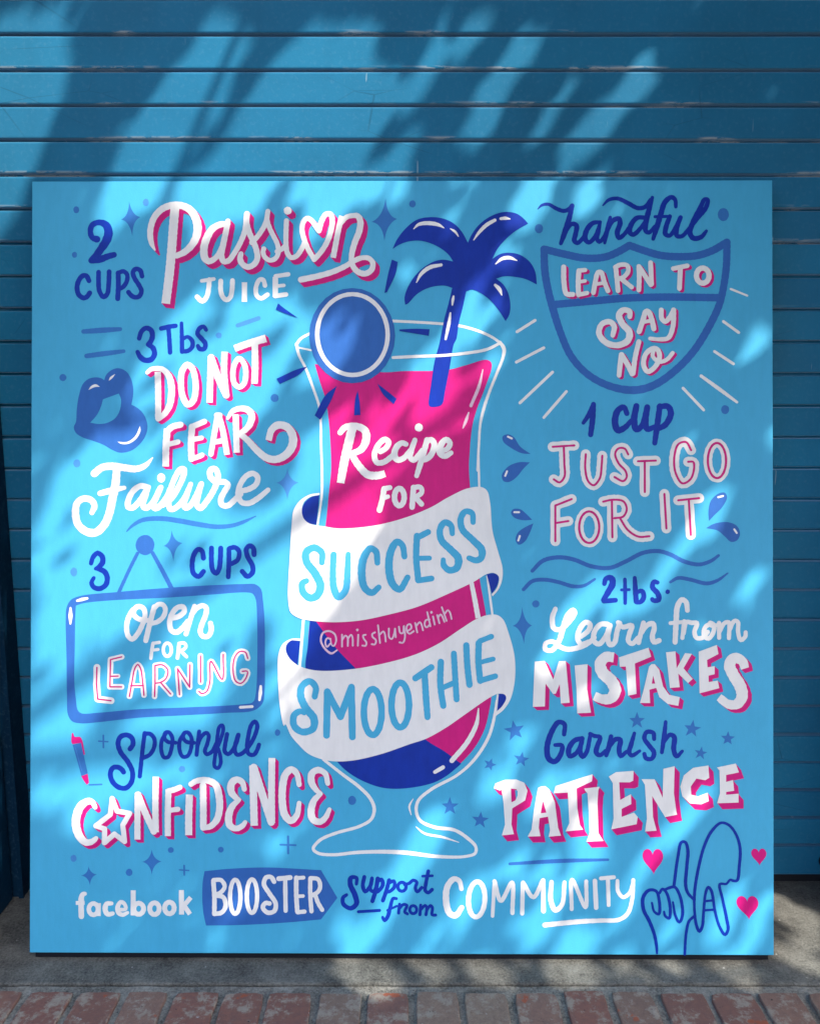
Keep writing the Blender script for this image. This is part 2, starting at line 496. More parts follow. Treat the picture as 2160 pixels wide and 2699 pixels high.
def G(name, label=None, sh=None, z=0.0, under=None):
    """start a new painted part"""
    global cur_part
    build_part(); cur_part = PartB(name, label, (sh[0]/TS, sh[1]/TS) if sh else None, z, under)

def ribbon(pl, closed, cap):
    vv, ff = [], []
    n = len(pl)
    L = []
    for i in range(n):
        a = pl[i-1] if (i > 0 or closed) else pl[i]
        b = pl[(i+1) % n] if (i+1 < n or closed) else pl[i]
        dx, dy = b[0]-a[0], b[1]-a[1]; d = math.hypot(dx, dy) or 1e-6
        L.append((-dy/d, dx/d))
    for i, (x, y, w) in enumerate(pl):
        h = w/2*(1+0.035*math.sin(i*1.7+x*0.13)+0.02*math.sin(i*3.1+y*0.21)); t = i/max(1, n-1)
        vv.append((x+L[i][0]*h, y+L[i][1]*h, t)); vv.append((x-L[i][0]*h, y-L[i][1]*h, t))
    for i in range(n if closed else n-1):
        j = (i+1) % n
        ff.append((2*i, 2*j, 2*j+1, 2*i+1))
    if not closed and cap == 'r':
        for e, i in ((0, 0), (1, n-1)):
            x, y, w = pl[i]; h = w/2; nx_, ny_ = L[i]
            tx, ty = ny_, -nx_                       # along the stroke
            sgn = -1 if e == 0 else 1
            c = len(vv); t = i/max(1, n-1)
            K = 7
            ids = []
            for k in range(K+1):
                a = math.pi*k/K
                cx = nx_*math.cos(a)*h + sgn*tx*math.sin(a)*h
                cy = ny_*math.cos(a)*h + sgn*ty*math.sin(a)*h
                vv.append((x+cx, y+cy, t)); ids.append(c+k)
            ff.append(tuple(ids))
    return vv, ff

def S(col, txt, w=None, closed=False, cap='r', poly=False, sh=True):
    pts = P(txt, w) if isinstance(txt, str) else txt
    add = lambda pl, cl, cp: cur_part.items.append((ribbon(pl, cl, cp), col, bool(cur_part.sh) and sh and col == 'w'))
    if poly:
        seq = pts + ([pts[0]] if closed else [])
        for a, b in zip(seq, seq[1:]): add(crom([a[:3], b[:3]]), False, 'r')
        return
    if closed:
        add(crom([q[:3] for q in pts], closed=True), True, cap); return
    run = []
    for i, q in enumerate(pts):
        run.append(q[:3])
        if q[3] and 0 < i < len(pts)-1:
            add(crom(run), False, cap); run = [q[:3]]
    add(crom(run), False, cap)

def outline(pts, step=5.0):
    """closed outline; points flagged as corners stay sharp"""
    n = len(pts)
    cs = [i for i, q in enumerate(pts) if q[3]]
    if not cs: return [(q[0], q[1]) for q in crom([q[:3] for q in pts], step, True)]
    out = []
    for a, b in zip(cs, cs[1:]+[cs[0]+n]):
        seg = [pts[i % n][:3] for i in range(a, b+1)]
        c = crom(seg, step) if len(seg) > 2 else [seg[0], seg[1]]
        out += [(q[0], q[1]) for q in c[:-1]]
    return out
def fillgeom(o):
    tri = tessellate_polygon([[Vector((x, y, 0)) for x, y in o]])
    return [(x, y, 0.0) for x, y in o], [tuple(t) for t in tri]
def F(col, txt, straight=False, sh=True):
    pts = P(txt) if isinstance(txt, str) else txt
    o = [(q[0], q[1]) for q in pts] if straight else outline(pts)
    cur_part.items.append((fillgeom(o), col, bool(cur_part.sh) and sh and col == 'w'))
def E(col, cx, cy, rx, ry=None):
    ry = ry or rx
    o = [(TX+(cx+rx*math.cos(a))/TS, TY+(cy+ry*math.sin(a))/TS) for a in [2*math.pi*i/28 for i in range(28)]]
    wb = random.Random(int(cx*7+cy)); o = [(x+wb.uniform(-.4, .4), y+wb.uniform(-.4, .4)) for x, y in o]
    cur_part.items.append((fillgeom(o), col, bool(cur_part.sh) and col == 'w'))
def R(col, cx, cy, rx, ry, w, rot=0.0):
    pl = []
    for i in range(48):
        a = 2*math.pi*i/48; x, y = rx*math.cos(a), ry*math.sin(a); r = rad(rot)
        pl.append((TX+(cx+x*math.cos(r)-y*math.sin(r))/TS, TY+(cy+x*math.sin(r)+y*math.cos(r))/TS, w/TS))
    cur_part.items.append((ribbon(pl, True, 'r'), col, bool(cur_part.sh) and col == 'w'))
def dot(x, y, rx, ry=None, col='m'): G('dot'); E(col, x, y, rx, ry)
def sparkle(t, r, b, l, col='m'):
    G('sparkle')
    cx, cy = (t[0]+b[0])/2, (l[1]+r[1])/2
    q = []
    tips = [t, r, b, l]
    for i in range(4):
        a, c = tips[i], tips[(i+1) % 4]
        mx, my = (a[0]+c[0])/2, (a[1]+c[1])/2
        kx, ky = cx+(mx-cx)*0.30, cy+(my-cy)*0.30
        for j in range(10):
            s_ = j/10
            q.append([TX+((1-s_)**2*a[0]+2*s_*(1-s_)*kx+s_*s_*c[0])/TS, TY+((1-s_)**2*a[1]+2*s_*(1-s_)*ky+s_*s_*c[1])/TS, 0, False])
    F(col, q, straight=True)
def star(cx, cy, r, rot, col='m', ri=0.42):
    G('star')
    q = []
    wb = random.Random(int(cx+cy))
    for i in range(10):
        rr = (r if i % 2 == 0 else r*ri)*wb.uniform(0.93, 1.07); a = rad(rot-90+36*i)
        q.append([TX+(cx+rr*math.cos(a))/TS, TY+(cy+rr*math.sin(a))/TS, 0, False])
    F(col, q, straight=True)
def heart(cx, cy, rx, ry, tilt=0.0):
    G('heart')
    q = []
    for i in range(48):
        a = 2*math.pi*i/48
        x = math.sin(a)**3; y = -(13*math.cos(a)-5*math.cos(2*a)-2*math.cos(3*a)-math.cos(4*a))/14.5
        q.append([TX+(cx+rx*x+tilt*y)/TS, TY+(cy+ry*y)/TS, 0, False])
    F('p', q, straight=True)
def plus(cx, cy, rx, ry, w, col='m'):
    G('plus_sign'); S(col, f'{cx},{cy-ry} {cx+1},{cy+ry}', w); S(col, f'{cx-rx},{cy-2} {cx+rx},{cy+2}', w*0.85)
# ------------------------------------------------------------------ the artwork, brush stroke by brush stroke
# tiles: T(x, y, scale) sets the origin the following coordinates were read from
# ---- top left: 2 cups passion juice
T(80, 500)
dot(350, 165, 23, 28); dot(337, 523, 20, 24); dot(901, 103, 24, 30, 'l')
sparkle((768, 95), (858, 220), (795, 374), (705, 240))
G('numeral', 'navy numeral 2 above the word cups')
S('n', "515,398,54 478,385,46 462,335,44 478,285,46 530,264,46 585,284,60 606,340,68 592,402,70 550,470,62 502,535,54 472,566,50")
S('n', "470,568,48 540,558,56 600,535,50 650,521,46")
G('lettering', 'navy word cups under the 2')
S('n', "452,728 432,690 405,688 375,720 358,780 372,840 412,866 440,852 458,825", 40)
S('n', "528,660 528,740 535,810 568,858 598,830 608,760 612,655", 38)
S('n', "683,665 685,760 680,870", 40); S('n', "690,662 725,652 755,680 748,740 715,782 690,790", 36)
S('n', "872,690 858,645 825,632 800,658 812,705 850,765 868,810 850,850 815,858 785,842 765,818", 38)
G('lettering', 'white script word Passion with pink drop shadow', sh=(34, 36), z=0.0004)
S('w', "1134,122,70 1120,300,70 1097,600,70 1061,908,68", cap='f')
S('w', "974,482,14 952,440,36 938,380,46 940,310,48 968,225,50 1025,160,52 1100,128,54 1180,128,56 1250,160,60 1295,225,64 1312,300,66 1300,380,62 1260,450,56 1205,500,50 1146,527,46")
T(560, 500)
S('w', "110,272,46 50,278,50 -10,312,54 -55,385,60 -78,470,60 -70,545,58 -40,570,50 0,555,44 40,510,42 62,460,40")
S('w', "112,250,42 95,340,46 72,450,48 60,525,48 78,570,46 115,566,44 160,510,42 215,410,42 248,320,44 258,250,46 262,192,46")
S('w', "262,192,46 258,250 278,335 312,410 338,480 345,545 320,592 270,614 228,592 208,548 216,510,40")
S('w', "300,420,40 335,385 385,315 415,250 428,170,38")
S('w', "428,170,38 422,235 440,300 474,370 503,430 512,495 488,545 442,560 402,532 390,495 396,468", 42)
S('w', "500,490,38 540,470 565,445 ", 38)
S('w', "575,245,40 572,330 572,430 582,500 612,538 655,525 695,470 718,420", 40); E('w', 585, 165, 31)
S('w', "795,550 752,480 718,400 698,320 706,260 735,225 772,240 808,290 832,325", 40)
S('w', "835,315 852,250 888,192 925,192 938,240 928,320 898,410 850,490 795,552", 42)
S('w', "1014,205,44 990,300 965,430 945,538", 44, cap='f')
S('w', "1005,262,40 1050,215 1100,202 1140,205,46 1160,250,50 1150,330,50 1118,410,48 1098,480,46 1090,540,42 1100,600,44 1140,648,46 1200,663,46 1250,630,44 1258,575,42 1225,540,40 1170,538,40 1110,562,42 1040,605,42 940,650,44 820,685,46 690,713,48")
G('lettering', 'white capital word juice')
T(80, 500)
S('w', "1345,725 1440,710", 30); S('w', "1405,715 1400,780 1385,850 1350,888 1308,852", 38)
S('w', "1495,725 1495,800 1510,850 1540,876 1570,855 1585,790 1588,722", 38); S('w', "1683,735 1683,890", 42, cap='f')
T(560, 500)
S('w', "405,760 393,718 365,712 335,770 340,840 375,862 425,832", 36)
S('w', "487,690 487,850", 42, cap='f'); S('w', "490,685 590,670", 34); S('w', "490,765 555,758", 28); S('w', "485,843 572,830", 36)
sparkle((1360, 58), (1452, 225), (1350, 402), (1248, 250)); dot(1573, 105, 26, 29)
G('dash'); S('l', "190,1078 355,1020", 34)
T(80, 500)
G('dash'); S('m', "410,1132,36 550,1122,44 700,1112,32")
dot(1480, 1158, 24, 24, 'l')
# ---- 3 tbs do not fear failure
T(80, 840)
G('dash'); S('m', "435,306,38 580,286,42 728,267,30")
dot(248, 478, 28)
G('lettering', 'royal blue 3 Tbs')
S('n', "850,165,36 868,110,38 905,82,40 945,100,42 955,150,42 938,195,42 922,212,40"); S('n', "922,212,38 960,240,42 972,290,42 945,332,44 895,337,44 858,310,42 838,272,34")
S('n', "1025,85,38 1080,72 1138,63,36"); S('n', "1082,80 1090,180 1095,275", 36)
S('n', "1185,42,28 1188,150,34 1190,268,36"); S('n', "1196,168,30 1232,150 1270,182,36 1270,230 1235,262 1195,266,32")
S('n', "1380,95,30 1360,68,34 1325,85,36 1312,125,36 1345,165,38 1375,205 1365,245 1330,245 1315,222,32")
G('lips_drawing', 'open blue lips with white highlights')
F('d', "575,498! 590,455 640,412 690,402 745,425 785,480 805,570 800,640 790,690! 850,725 895,780 918,860 905,930 860,1000 790,1055 700,1072 630,1045 570,1010 490,980 400,950 350,915 335,870 352,830 358,730 375,620 405,530 450,488 510,475 550,482")
F('b', "565,650! 690,603! 708,650 700,730 665,795 600,835 530,845 465,835! 520,770 552,700")
F('w', "450,576! 470,545 510,530 540,550! 500,553"); F('w', "610,503! 620,475 662,447! 640,480"); F('w', "680,985! 760,985 820,940 858,860! 862,900 830,960 770,1000 710,1002")
T(400, 840)
G('lettering', 'white words do not with pink drop shadow', sh=(28, 21))
S('w', "38,430,50 42,600,48 42,805,48", cap='f')
S('w', "-45,436,32 -15,410,36 30,403,40 80,412,44 125,462,50 146,540,54 146,620,54 130,700,50 90,765,46 42,803,42")
S('w', "272,372 232,420 222,530 235,620 275,688 318,660 338,570 333,480 310,400", 48, closed=True)
S('w', "458,303 453,500 448,672", 50, cap='f'); S('w', "460,312,52 515,470,56 580,612,54"); S('w', "566,268 563,430 578,600", 50, cap='f')
S('w', "683,320 648,360 632,440 645,520 683,548 720,520 735,440 722,365", 42, closed=True)
S('w', "645,242,54 760,200,56 893,160,62", cap='f'); S('w', "805,200 808,380 803,520", 52, cap='f')
G('lettering', 'white word fear with pink drop shadow and a curled tail', sh=(26, 22))
S('w', "115,880,54 105,1020,54 102,1180,52", cap='f'); S('w', "110,905,50 155,865,48 220,848,48"); S('w', "110,1008,42 200,984,40")
S('w', "310,865,52 303,980,50 306,1118,50"); S('w', "315,862,46 408,822,44"); S('w', "310,966,40 385,952,38"); S('w', "308,1118,40 365,1100,40 390,1088,40")
S('w', "512,775,46 490,900,44 460,1080,42"); S('w', "522,775,46 555,900,46 588,1085,46", cap='f'); S('w', "490,985 560,972", 40); S('w', "505,772 530,772", 44)
S('w', "655,765 660,920 664,1068", 48, cap='f'); S('w', "592,795,26 630,740,40 690,718,44 750,728,52 782,770,54 768,840,52 730,888,46 690,915,42")
S('w', "680,915,44 740,960,48 830,1055,54 900,1108,58 970,1120,58 1050,1085,62 1103,1010,66 1105,930,64 1060,862,60 990,848,60 940,885,54 915,970,50", cap='f')
dot(962, 633, 32)
T(160, 1150)
G('lettering', 'white script word Failure')
S('w', "258,308,58 320,260,56 400,250,58 500,262,56 590,270,52 660,243,42 718,182,12")
S('w', "435,280,60 425,400,66 403,500,64 378,620,62 340,710,62 270,775,62 200,770,62 130,710,58 110,620,58 125,540,52 175,507,50 235,520,50 260,565,48 240,618,40")
S('w', "305,465,44 400,440,48 495,420,34")
S('w', "668,412,46 625,405 570,440 530,510 525,570 560,578 620,520 662,450,44"); S('w', "688,412,34 660,490,46 642,555 660,580 695,565 745,500 785,415,40")
S('w', "778,420,40 745,500,48 722,560 742,582 785,555 840,480 855,430,40"); E('w', 787, 340, 32, 37)
S('w', "800,560,36 870,500,44 930,400 965,315 968,272 940,270 905,320 862,430 845,540 862,590 905,575 965,510 1000,440,40")
S('w', "1020,388,36 990,470,46 968,550 980,578 1015,560 1065,480 1100,390,40"); S('w', "1105,385,40 1078,480,46 1068,550 1095,580 1150,520 1200,440 1228,370 1235,310 1212,268 1182,270 1170,305 1185,345 1220,368,46 1290,372 1315,395 1285,450 1258,510 1268,552 1312,558 1370,510 1415,465,44")
S('w', "1400,442,40 1470,430,44 1535,390 1550,335 1515,302 1460,322 1412,390 1395,470 1422,530 1480,538 1550,500 1632,432,38")
G('underline'); S('m', "515,765,10 560,720,24 640,675,34 780,662,38 920,678,40 1070,705,40 1220,725,36 1350,715,32 1440,685,28 1535,640,8")
dot(120, 228, 28, 32, 'l'); dot(98, 1088, 27, 35, 'l'); sparkle((870, 755), (957, 855), (885, 1003), (806, 880))
# ---- hanging sign: open for learning
G('sign_drawing', 'painted blue hanging sign frame with pin and strings')
S('d', "600,940 545,1050 455,1245", 28); S('d', "720,935,30 800,1080,34 872,1218,36"); E('d', 660, 873, 74, 80)
T(160, 1500)
F('d', "35,420 42,320 75,260 150,228 450,195 850,160 1200,138 1450,128 1530,130 1575,165 1592,260 1605,420 1608,700 1605,980 1590,1070 1520,1128 1300,1148 900,1172 600,1190 300,1225 160,1235 90,1220 56,1170 46,1000 42,700")
F('b', "115,305! 180,285 400,262 850,238 1200,212 1460,195 1510,205 1535,250 1545,400 1548,700 1535,1000 1515,1060 1420,1080 1000,1105 600,1122 300,1150 160,1155 132,1130 118,1050 105,900 108,600 110,400")
S('w', "125,266,18 165,255,26 205,247,18"); S('w', "73,322,14 73,385,32 72,448,14"); S('w', "1575,935,18 1572,990,28 1565,1045,18"); S('w', "1415,1103,22 1508,1097,22")
dot(1407, 308, 32, 38, 'l'); dot(288, 483, 27, 33, 'l'); dot(1328, 470, 26, 29, 'l')
T(160, 1150)
G('numeral', 'royal blue numeral 3 left of the sign strings')
S('n', "234,1020,34 250,970,38 285,938,40 322,965,42 325,1012,44 295,1048,38 270,1062,28"); S('n', "285,1060,38 340,1085,44 362,1130,42 350,1190,42 300,1220,40 255,1207,40 238,1172,36 256,1135,30")
G('lettering', 'royal blue word cups right of the sign strings')
S('n', "1122,975 1110,918 1078,905 1045,950 1032,1030 1045,1098 1085,1120 1122,1080", 40)
S('n', "1185,895 1185,1000 1195,1070 1222,1095 1245,1060 1255,980 1258,895", 40)
S('n', "1323,900 1323,1000 1318,1122", 38); S('n', "1330,895 1370,888 1403,920 1393,985 1345,1018", 38)
S('n', "1522,945 1515,892 1485,875 1460,902 1470,960 1508,1030 1510,1085 1470,1118 1428,1078", 40)
T(160, 1500)
G('lettering', 'white script word open inside the painted sign frame', z=0.0003, under='sign_drawing')
S('w', "600,312,40 560,345 525,415 516,480 530,545 560,568 600,530 642,450 662,370 645,320 605,310 578,330 572,370 600,402 650,418 700,418,34")
S('w', "735,312 705,420 668,578", 42); S('w', "735,322 765,292 802,295 822,330 808,385 760,430 712,442", 38)
S('w', "865,402 930,385 972,345 962,312 920,315 878,360 856,430 870,498 910,512 960,475 1000,425", 42)
S('w', "1052,305 1022,400 985,525", 38); S('w', "1030,370 1070,320 1118,300 1145,320 1138,380 1110,450 1098,510 1120,543 1162,540 1185,490 1178,440", 40)
G('lettering', 'small white word for inside the painted sign frame', z=0.0003, under='sign_drawing')
S('w', "725,600 715,660 708,718", 28); S('w', "725,600 775,592", 26); S('w', "715,655 765,648", 24); R('w', 838, 650, 32, 52, 27)
S('w', "930,602 925,660 918,715", 28); S('w', "930,600 972,597 985,625 960,652 930,660", 26); S('w', "945,660 990,705", 26)
G('lettering', 'white word learning with thin pink inline inside the painted sign frame', z=0.0003, under='sign_drawing')
LEARNING = ["283,792 280,920 290,1042 395,1055", "478,708 390,730 386,945 478,945", "390,862 450,860", "540,1020 560,910 582,800 605,768 628,800 645,910 655,1010", "550,936 650,934",
 "738,1020 742,900 742,777", "742,775 800,770 843,812 828,878 785,908 745,915", "785,908 865,1000", "935,1005 920,800 1015,945 1018,768", "1100,697 1102,905", "1280,685 1272,882 1182,740 1175,900 1150,978 1112,995 1088,978", "1473,715 1455,668 1410,662 1370,710 1358,820 1380,898 1420,913 1460,870 1470,818 1430,818"]
for k_, q in enumerate(LEARNING): S('w', q, 54 if k_ == 0 else (36 if k_ in (2, 4) else 44), poly=k_ in (0, 1, 2, 4, 8))
for k_, q in enumerate(LEARNING): S('p', q, 11, poly=k_ in (0, 1, 2, 4, 8))
# ---- spoonful confidence
T(160, 1860)
G('pen_drawing', 'small blue pen with pink cap and tip')
F('p', "85,235! 96,230! 108,262 150,262 168,290 182,360 190,400! 178,405! 155,310! 90,320! 82,300"); F('m', "92,325! 158,308! 212,550! 162,570!"); F('p', "160,572! 212,553! 222,625! 205,640! 185,615!")
S('l', "115,350 165,530", 5); S('m', "225,640 322,636", 13)
plus(334, 297, 36, 48, 14)
G('lettering', 'royal blue script word spoonful')
S('n', "545,355,40 568,320,40 560,270 520,245 470,260 450,310 470,380 530,460 565,540 555,620 510,665 450,655 405,610 390,550 410,505 450,500 480,518 494,538", 38)
S('n', "660,230 645,350 622,572", 34); S('n', "665,235 700,235 735,270 735,340 700,400 650,425", 34)
S('n', "830,225 795,290 792,370 812,420 845,418 872,350 878,265 850,222 822,228 815,265 842,298 905,305", 32)
S('n', "975,225 937,290 937,370 962,415 1000,408 1028,340 1028,262 998,222 970,232 965,268 992,298 1050,305", 32)
S('n', "1090,215 1080,300 1070,400", 32); S('n', "1075,330 1105,260 1145,225 1165,245 1155,310 1135,370 1150,395 1190,375 1225,310", 32)
S('n', "1215,380 1255,290 1280,200 1273,165 1250,178 1235,250 1225,350 1212,440 1212,490 1238,505 1260,465 1255,400 1240,350", 30)
S('n', "1310,235 1295,320 1292,372 1318,393 1352,365 1385,300 1400,240", 34); S('n', "1398,240 1375,320 1372,372 1392,398 1432,385 1490,320 1535,230 1548,160 1528,135 1500,165 1478,250 1468,340 1480,390 1520,398 1548,360 1562,318", 34)
dot(955, 513, 25, 25, 'l'); dot(1708, 222, 22, 26)
G('lettering', 'white word confidence with a star for its o and pink drop shadow', sh=(26, 27))
S('w', "272,815,36 250,775,46 215,768,54 160,805,64 127,880,66 122,960,66 150,1045,64 200,1092,54 250,1085,46 280,1060,36")
S('w', "406,745 445,845 545,862 490,955 505,1085 425,1025 345,1095 348,985 278,962 392,872", 40, closed=True, poly=True)
S('w', "608,705 606,880 606,1068", 48, cap='f'); S('w', "612,712,46 660,840,52 735,1005,50"); S('w', "750,572 747,800 750,1010", 50, cap='f'); E('w', 609, 708, 25, 18)
S('w', "850,672 845,850 846,1040", 48, cap='f'); S('w', "852,685,46 900,672,44 940,655,42"); S('w', "850,838 925,828", 40)
S('w', "1015,712 1010,880 1010,1032", 56, cap='f')
S('w', "1122,640 1125,800 1125,965", 52); S('w', "1028,630,42 1070,605,44 1150,598,50 1220,632,54 1248,720,56 1252,830,54 1228,915,52 1180,962,46 1122,975,42")
S('w', "1448,668,40 1430,612,46 1390,592,52 1348,620,58 1345,690,56 1385,738,42 1405,752,34"); S('w', "1405,752,36 1352,805,50 1325,880,58 1335,955,54 1385,978,46 1435,955,42 1455,928,34")
T(560, 1960)
S('w', "315,180 320,420 326,655", 58, cap='f'); S('w', "322,195,58 390,410,60 460,628,56"); S('w', "465,120 462,380 464,632", 54, cap='f')
S('w', "680,330,40 660,242,46 620,210,52 575,245,56 550,340,58 548,480,58 570,575,58 615,615,54 662,570,46 680,475,36")
S('w', "905,320,38 885,242,44 830,214,50 782,240,54 777,310,54 815,372,42 850,402,34"); S('w', "848,402,36 797,455,50 774,540,58 790,605,56 845,622,50 888,588,44 918,525,34")
plus(592, 808, 60, 66, 18); dot(1097, 455, 32, 36)
T(160, 1860); dot(868, 1152, 23); dot(1262, 1147, 23)
# ---- the glass in the middle
G('glass_drawing', 'white outline of a tall footed glass with pink and navy smoothie')
T(760, 840)
S('w', "155,122,20 90,160,22 55,205,24"); S('w', "820,17,22 1000,25 1210,38 1340,52 1480,88 1600,140 1665,185", 22)
liquid = (N(760, 840, 3, "200,363! 745,425 900,415 1130,412 1270,400 1400,365 1560,322 1597,345 1598,395 1570,480 1530,590 1480,720 1450,830 1435,930 1425,1060 1420,1200")
 + N(720, 1520, 2.6538, "1437,20 1460,150 1480,265 1500,500 1517,850") + N(720, 1840, 2.6538, "1505,80 1470,220 1400,350 1300,462 1200,550 1100,600 900,637 750,630 600,575 500,510 430,440!")
 + N(720, 1520, 2.6538, "300,1000 220,640 235,500 250,320") + N(740, 1180, 2.738, "315,575 340,330 356,160") + N(760, 840, 3, "325,1000 310,800 285,640 240,500"))
F('p', liquid)
F('n', N(720, 1520, 2.6538, "290,315! 420,490 570,648") + N(720, 1840, 2.6538, "1055,290 1190,375 1308,462! 1200,550 1100,600 900,637 750,630 600,575 500,510 430,440!") + N(720, 1520, 2.6538, "300,1000 220,640 235,500 250,315!"))
T(760, 840)
S('w', "70,232,14 110,240 170,252,16"); S('w', "55,205,26 75,290,22 130,400,20 190,560,20 235,700,20 248,850,18 250,1000,18 258,1200,18")
S('w', "1665,182,26 1697,232,30 1690,300,24 1640,430,22 1580,580,22 1540,700,24 1510,830,20 1498,1000,20 1488,1200,20")
S('k', "1530,400,8 1500,530,24 1435,688,24"); S('k', "1418,742,12 1395,810,24 1372,864,10")
T(740, 1180, 2.738)
S('w', "290,130,17 288,350,17 258,565,15"); S('w', "1418,40,17 1425,290,16")
T(720, 1520, 2.6538)
S('w', "205,310,20 180,635,18"); S('w', "1490,0,16 1525,265,16"); S('w', "1376,30,30 1402,160,34 1426,292,36", cap='f'); S('w', "1562,830,14 1548,970,14")
T(720, 1840, 2.6538)
S('w', "345,435,20 480,540,22 600,630,24 675,710,24 700,780,24 680,850,22 600,900,22 430,950,22 320,1000,22 275,1060,22 310,1090,22 420,1100,22 560,1085,24 700,1078,26 900,1082,30 1150,1110,24 1340,1108,20 1405,1085,22 1408,1040,22 1350,980,24 1260,925,24 1120,905,24 1020,858,22 993,790,22 1008,720,22 1100,640,22 1280,540,20 1400,430,22 1500,270,22 1545,100,20 1555,20,16")
S('w', "972,708,5 945,760,15 958,820,5"); S('w', "992,903,6 1050,948,16 1180,975,16 1290,1010,5")
S('w', "1428,75,8 1415,180,28 1350,310,34 1242,440,34"); S('w', "1124,520,26 1180,487,28")
G('straw', 'navy palm tree standing in the glass as a straw', z=0.0006, under='glass_drawing')
T(1000, 500)
F('n', "95,465! 130,390 200,300 290,230 400,210 500,222 580,260 640,320 692,412! 720,350 770,280 840,220 920,180 1000,165 1080,180 1130,215 1170,258! 1080,310 1000,375 930,455 885,540! 950,500 1020,490 1100,505 1180,560 1225,640 1238,742! 1150,700 1060,682 980,678 915,697! 970,740 1010,810 1028,900 1020,980 990,1035! 950,970 890,890 820,830 760,795 720,785 678,800! 650,930 620,1050 600,1180 580,1220 545,1420 510,1600 492,1690 470,1710 400,1718 383,1705 400,1540 430,1350 465,1220 505,1020 540,890 568,772! 510,755 430,760 350,785 280,830 215,900 195,908! 190,850 220,760 280,670 350,605 430,560 500,548 575,562! 540,510 480,460 400,420 310,398 220,405 150,430")
for q in ("262,305,6 300,270,24 380,258,32 460,272,26 503,296,6", "553,302,8 590,325,20 616,362,8", "738,390,8 780,330,24 840,270,30 905,232,26", "952,220,22 990,216,26 1026,222,8", "285,730,8 320,665,26 390,610,32 480,590,24", "912,580,8 960,540,26 1020,530,28 1080,552,8", "908,748,22 940,780,32 960,828,8", "578,840,16 572,870,22 568,908,12", "553,972,14 540,1060,26 515,1180,16"): S('w', q)
T(760, 840)
S('w', "1665,190,22 1560,240,24 1400,270,24 1200,290,22 1000,298,24 820,308,24")
G('fruit_slice', 'blue round fruit slice with white ring on the rim of the glass', z=0.0009, under='glass_drawing')
T(560, 500)
E('d', 1096, 1156, 339, 379); R('w', 1098, 1147, 279, 321, 34)
for q in ("1410,550! 1456,568! 1440,660 1372,808! 1352,815! 1375,690", "510,902! 550,935 668,1018! 560,980 492,950!"):
    G('ray_mark', z=0.0012); F('n', q)
T(760, 840)
for q in ("375,535! 285,610 200,770! 245,805! 330,650", "540,570! 520,640 512,768! 562,765! 555,660", "695,515! 740,600 825,678! 848,635! 780,580", "868,85! 1000,78 1108,82! 1102,135! 1000,118 872,98!", "-102,480! -75,522! 70,450 142,382! 60,405"):
    G('ray_mark', z=0.0012); F('n', q)
G('lettering', 'white script word Recipe on the pink smoothie', z=0.0006, under='glass_drawing')
S('w', "497,870,70 465,1000,70 435,1130,66 405,1305,60", cap='f'); S('w', "402,905,44 440,864,50 530,854,54 598,890,60 606,960,62 570,1035,54 490,1075,46")
T(740, 1180, 2.738)
S('w', "500,50,44 560,140,52 620,198,56 690,205,56 745,190,50", cap='f')
T(760, 840)
S('w', "720,1055,42 765,1025,44 785,980 760,957 712,990 672,1080 690,1140 740,1140 800,1100 830,1070,40", 48); S('w', "922,995,40 890,985,44 852,1012,48 830,1070,50 850,1118,48 900,1108,44 955,1045,40")
S('w', "992,962,40 965,1040,44 955,1098 980,1122 1015,1090 1050,1040,36", 44); E('w', 1023, 862, 32)
S('w', "1088,960,44 1062,1060,46 1035,1150,46 1006,1245,38"); S('w', "1078,985,38 1120,957,44 1145,992,48 1130,1060,48 1090,1108,46 1038,1122,40")
S('w', "1190,1050,38 1248,1030,42 1270,985,44 1238,957,46 1198,1000,50 1190,1065,50 1230,1088,46 1278,1062,38")
G('lettering', 'white word for on the pink smoothie', z=0.0006, under='glass_drawing')
T(740, 1180, 2.738)
S('w', "738,300 725,380 705,455", 40); S('w', "738,300 780,292", 36); S('w', "725,368 765,357", 32); R('w', 848, 360, 35, 62, 40)
S('w', "950,290 945,360 940,432", 40); S('w', "952,290 1000,288 1010,325 962,362", 36); S('w', "965,362 1008,410", 38)
G('banner_drawing', 'white painted ribbon with navy back carrying the word success', z=0.0012)
F('w', N(740, 1180, 2.738, "274,332! 200,345 130,390 85,460 72,560 58,800 45,1060") + N(720, 1520, 2.6538, "102,200 115,255 160,290 220,308 400,325 600,312 800,270 1000,215 1200,130 1400,35") + N(740, 1180, 2.738, "1475,915 1530,905 1565,930 1560,990 1540,1030 1513,1058! 1520,1075! 1565,1020 1590,950 1592,870 1560,750 1520,600 1503,400 1480,310 1440,285 1340,295 1200,360 1080,430 900,505 700,560 550,582 400,588 315,575 200,553 160,520 145,460 160,400 205,362 274,347!"), sh=False)
F('n', "272,348! 210,365 165,405 145,460 160,520 200,552 250,560!"); F('n', "1478,915! 1530,908 1562,930 1555,990 1515,1056! 1498,990")
G('lettering', 'sky blue word success on the white ribbon', z=0.0017, under='banner_drawing')
S('b', "290,835,42 290,765,46 235,728,50 177,762,54 180,830,54 240,912,58 280,1000,58 260,1068,56 210,1092,54 155,1050,50 150,985,46 180,968,40")
S('b', "375,778,46 370,900,46 377,1020,52 410,1083,52 458,1040,50 475,900,46 480,775,38"); S('b', "690,835,42 680,755,46 640,732,48 592,800,56 577,920,56 600,1018,52 650,1052,48 700,1012,40")
S('b', "885,790,42 868,705,46 830,685,50 787,752,54 774,880,56 800,988,54 850,1027,48 908,940,42")
S('b', "975,640 970,800 985,960", 46); S('b', "982,650 1055,612", 44); S('b', "970,802 1065,800", 36); S('b', "985,962 1080,947", 42)
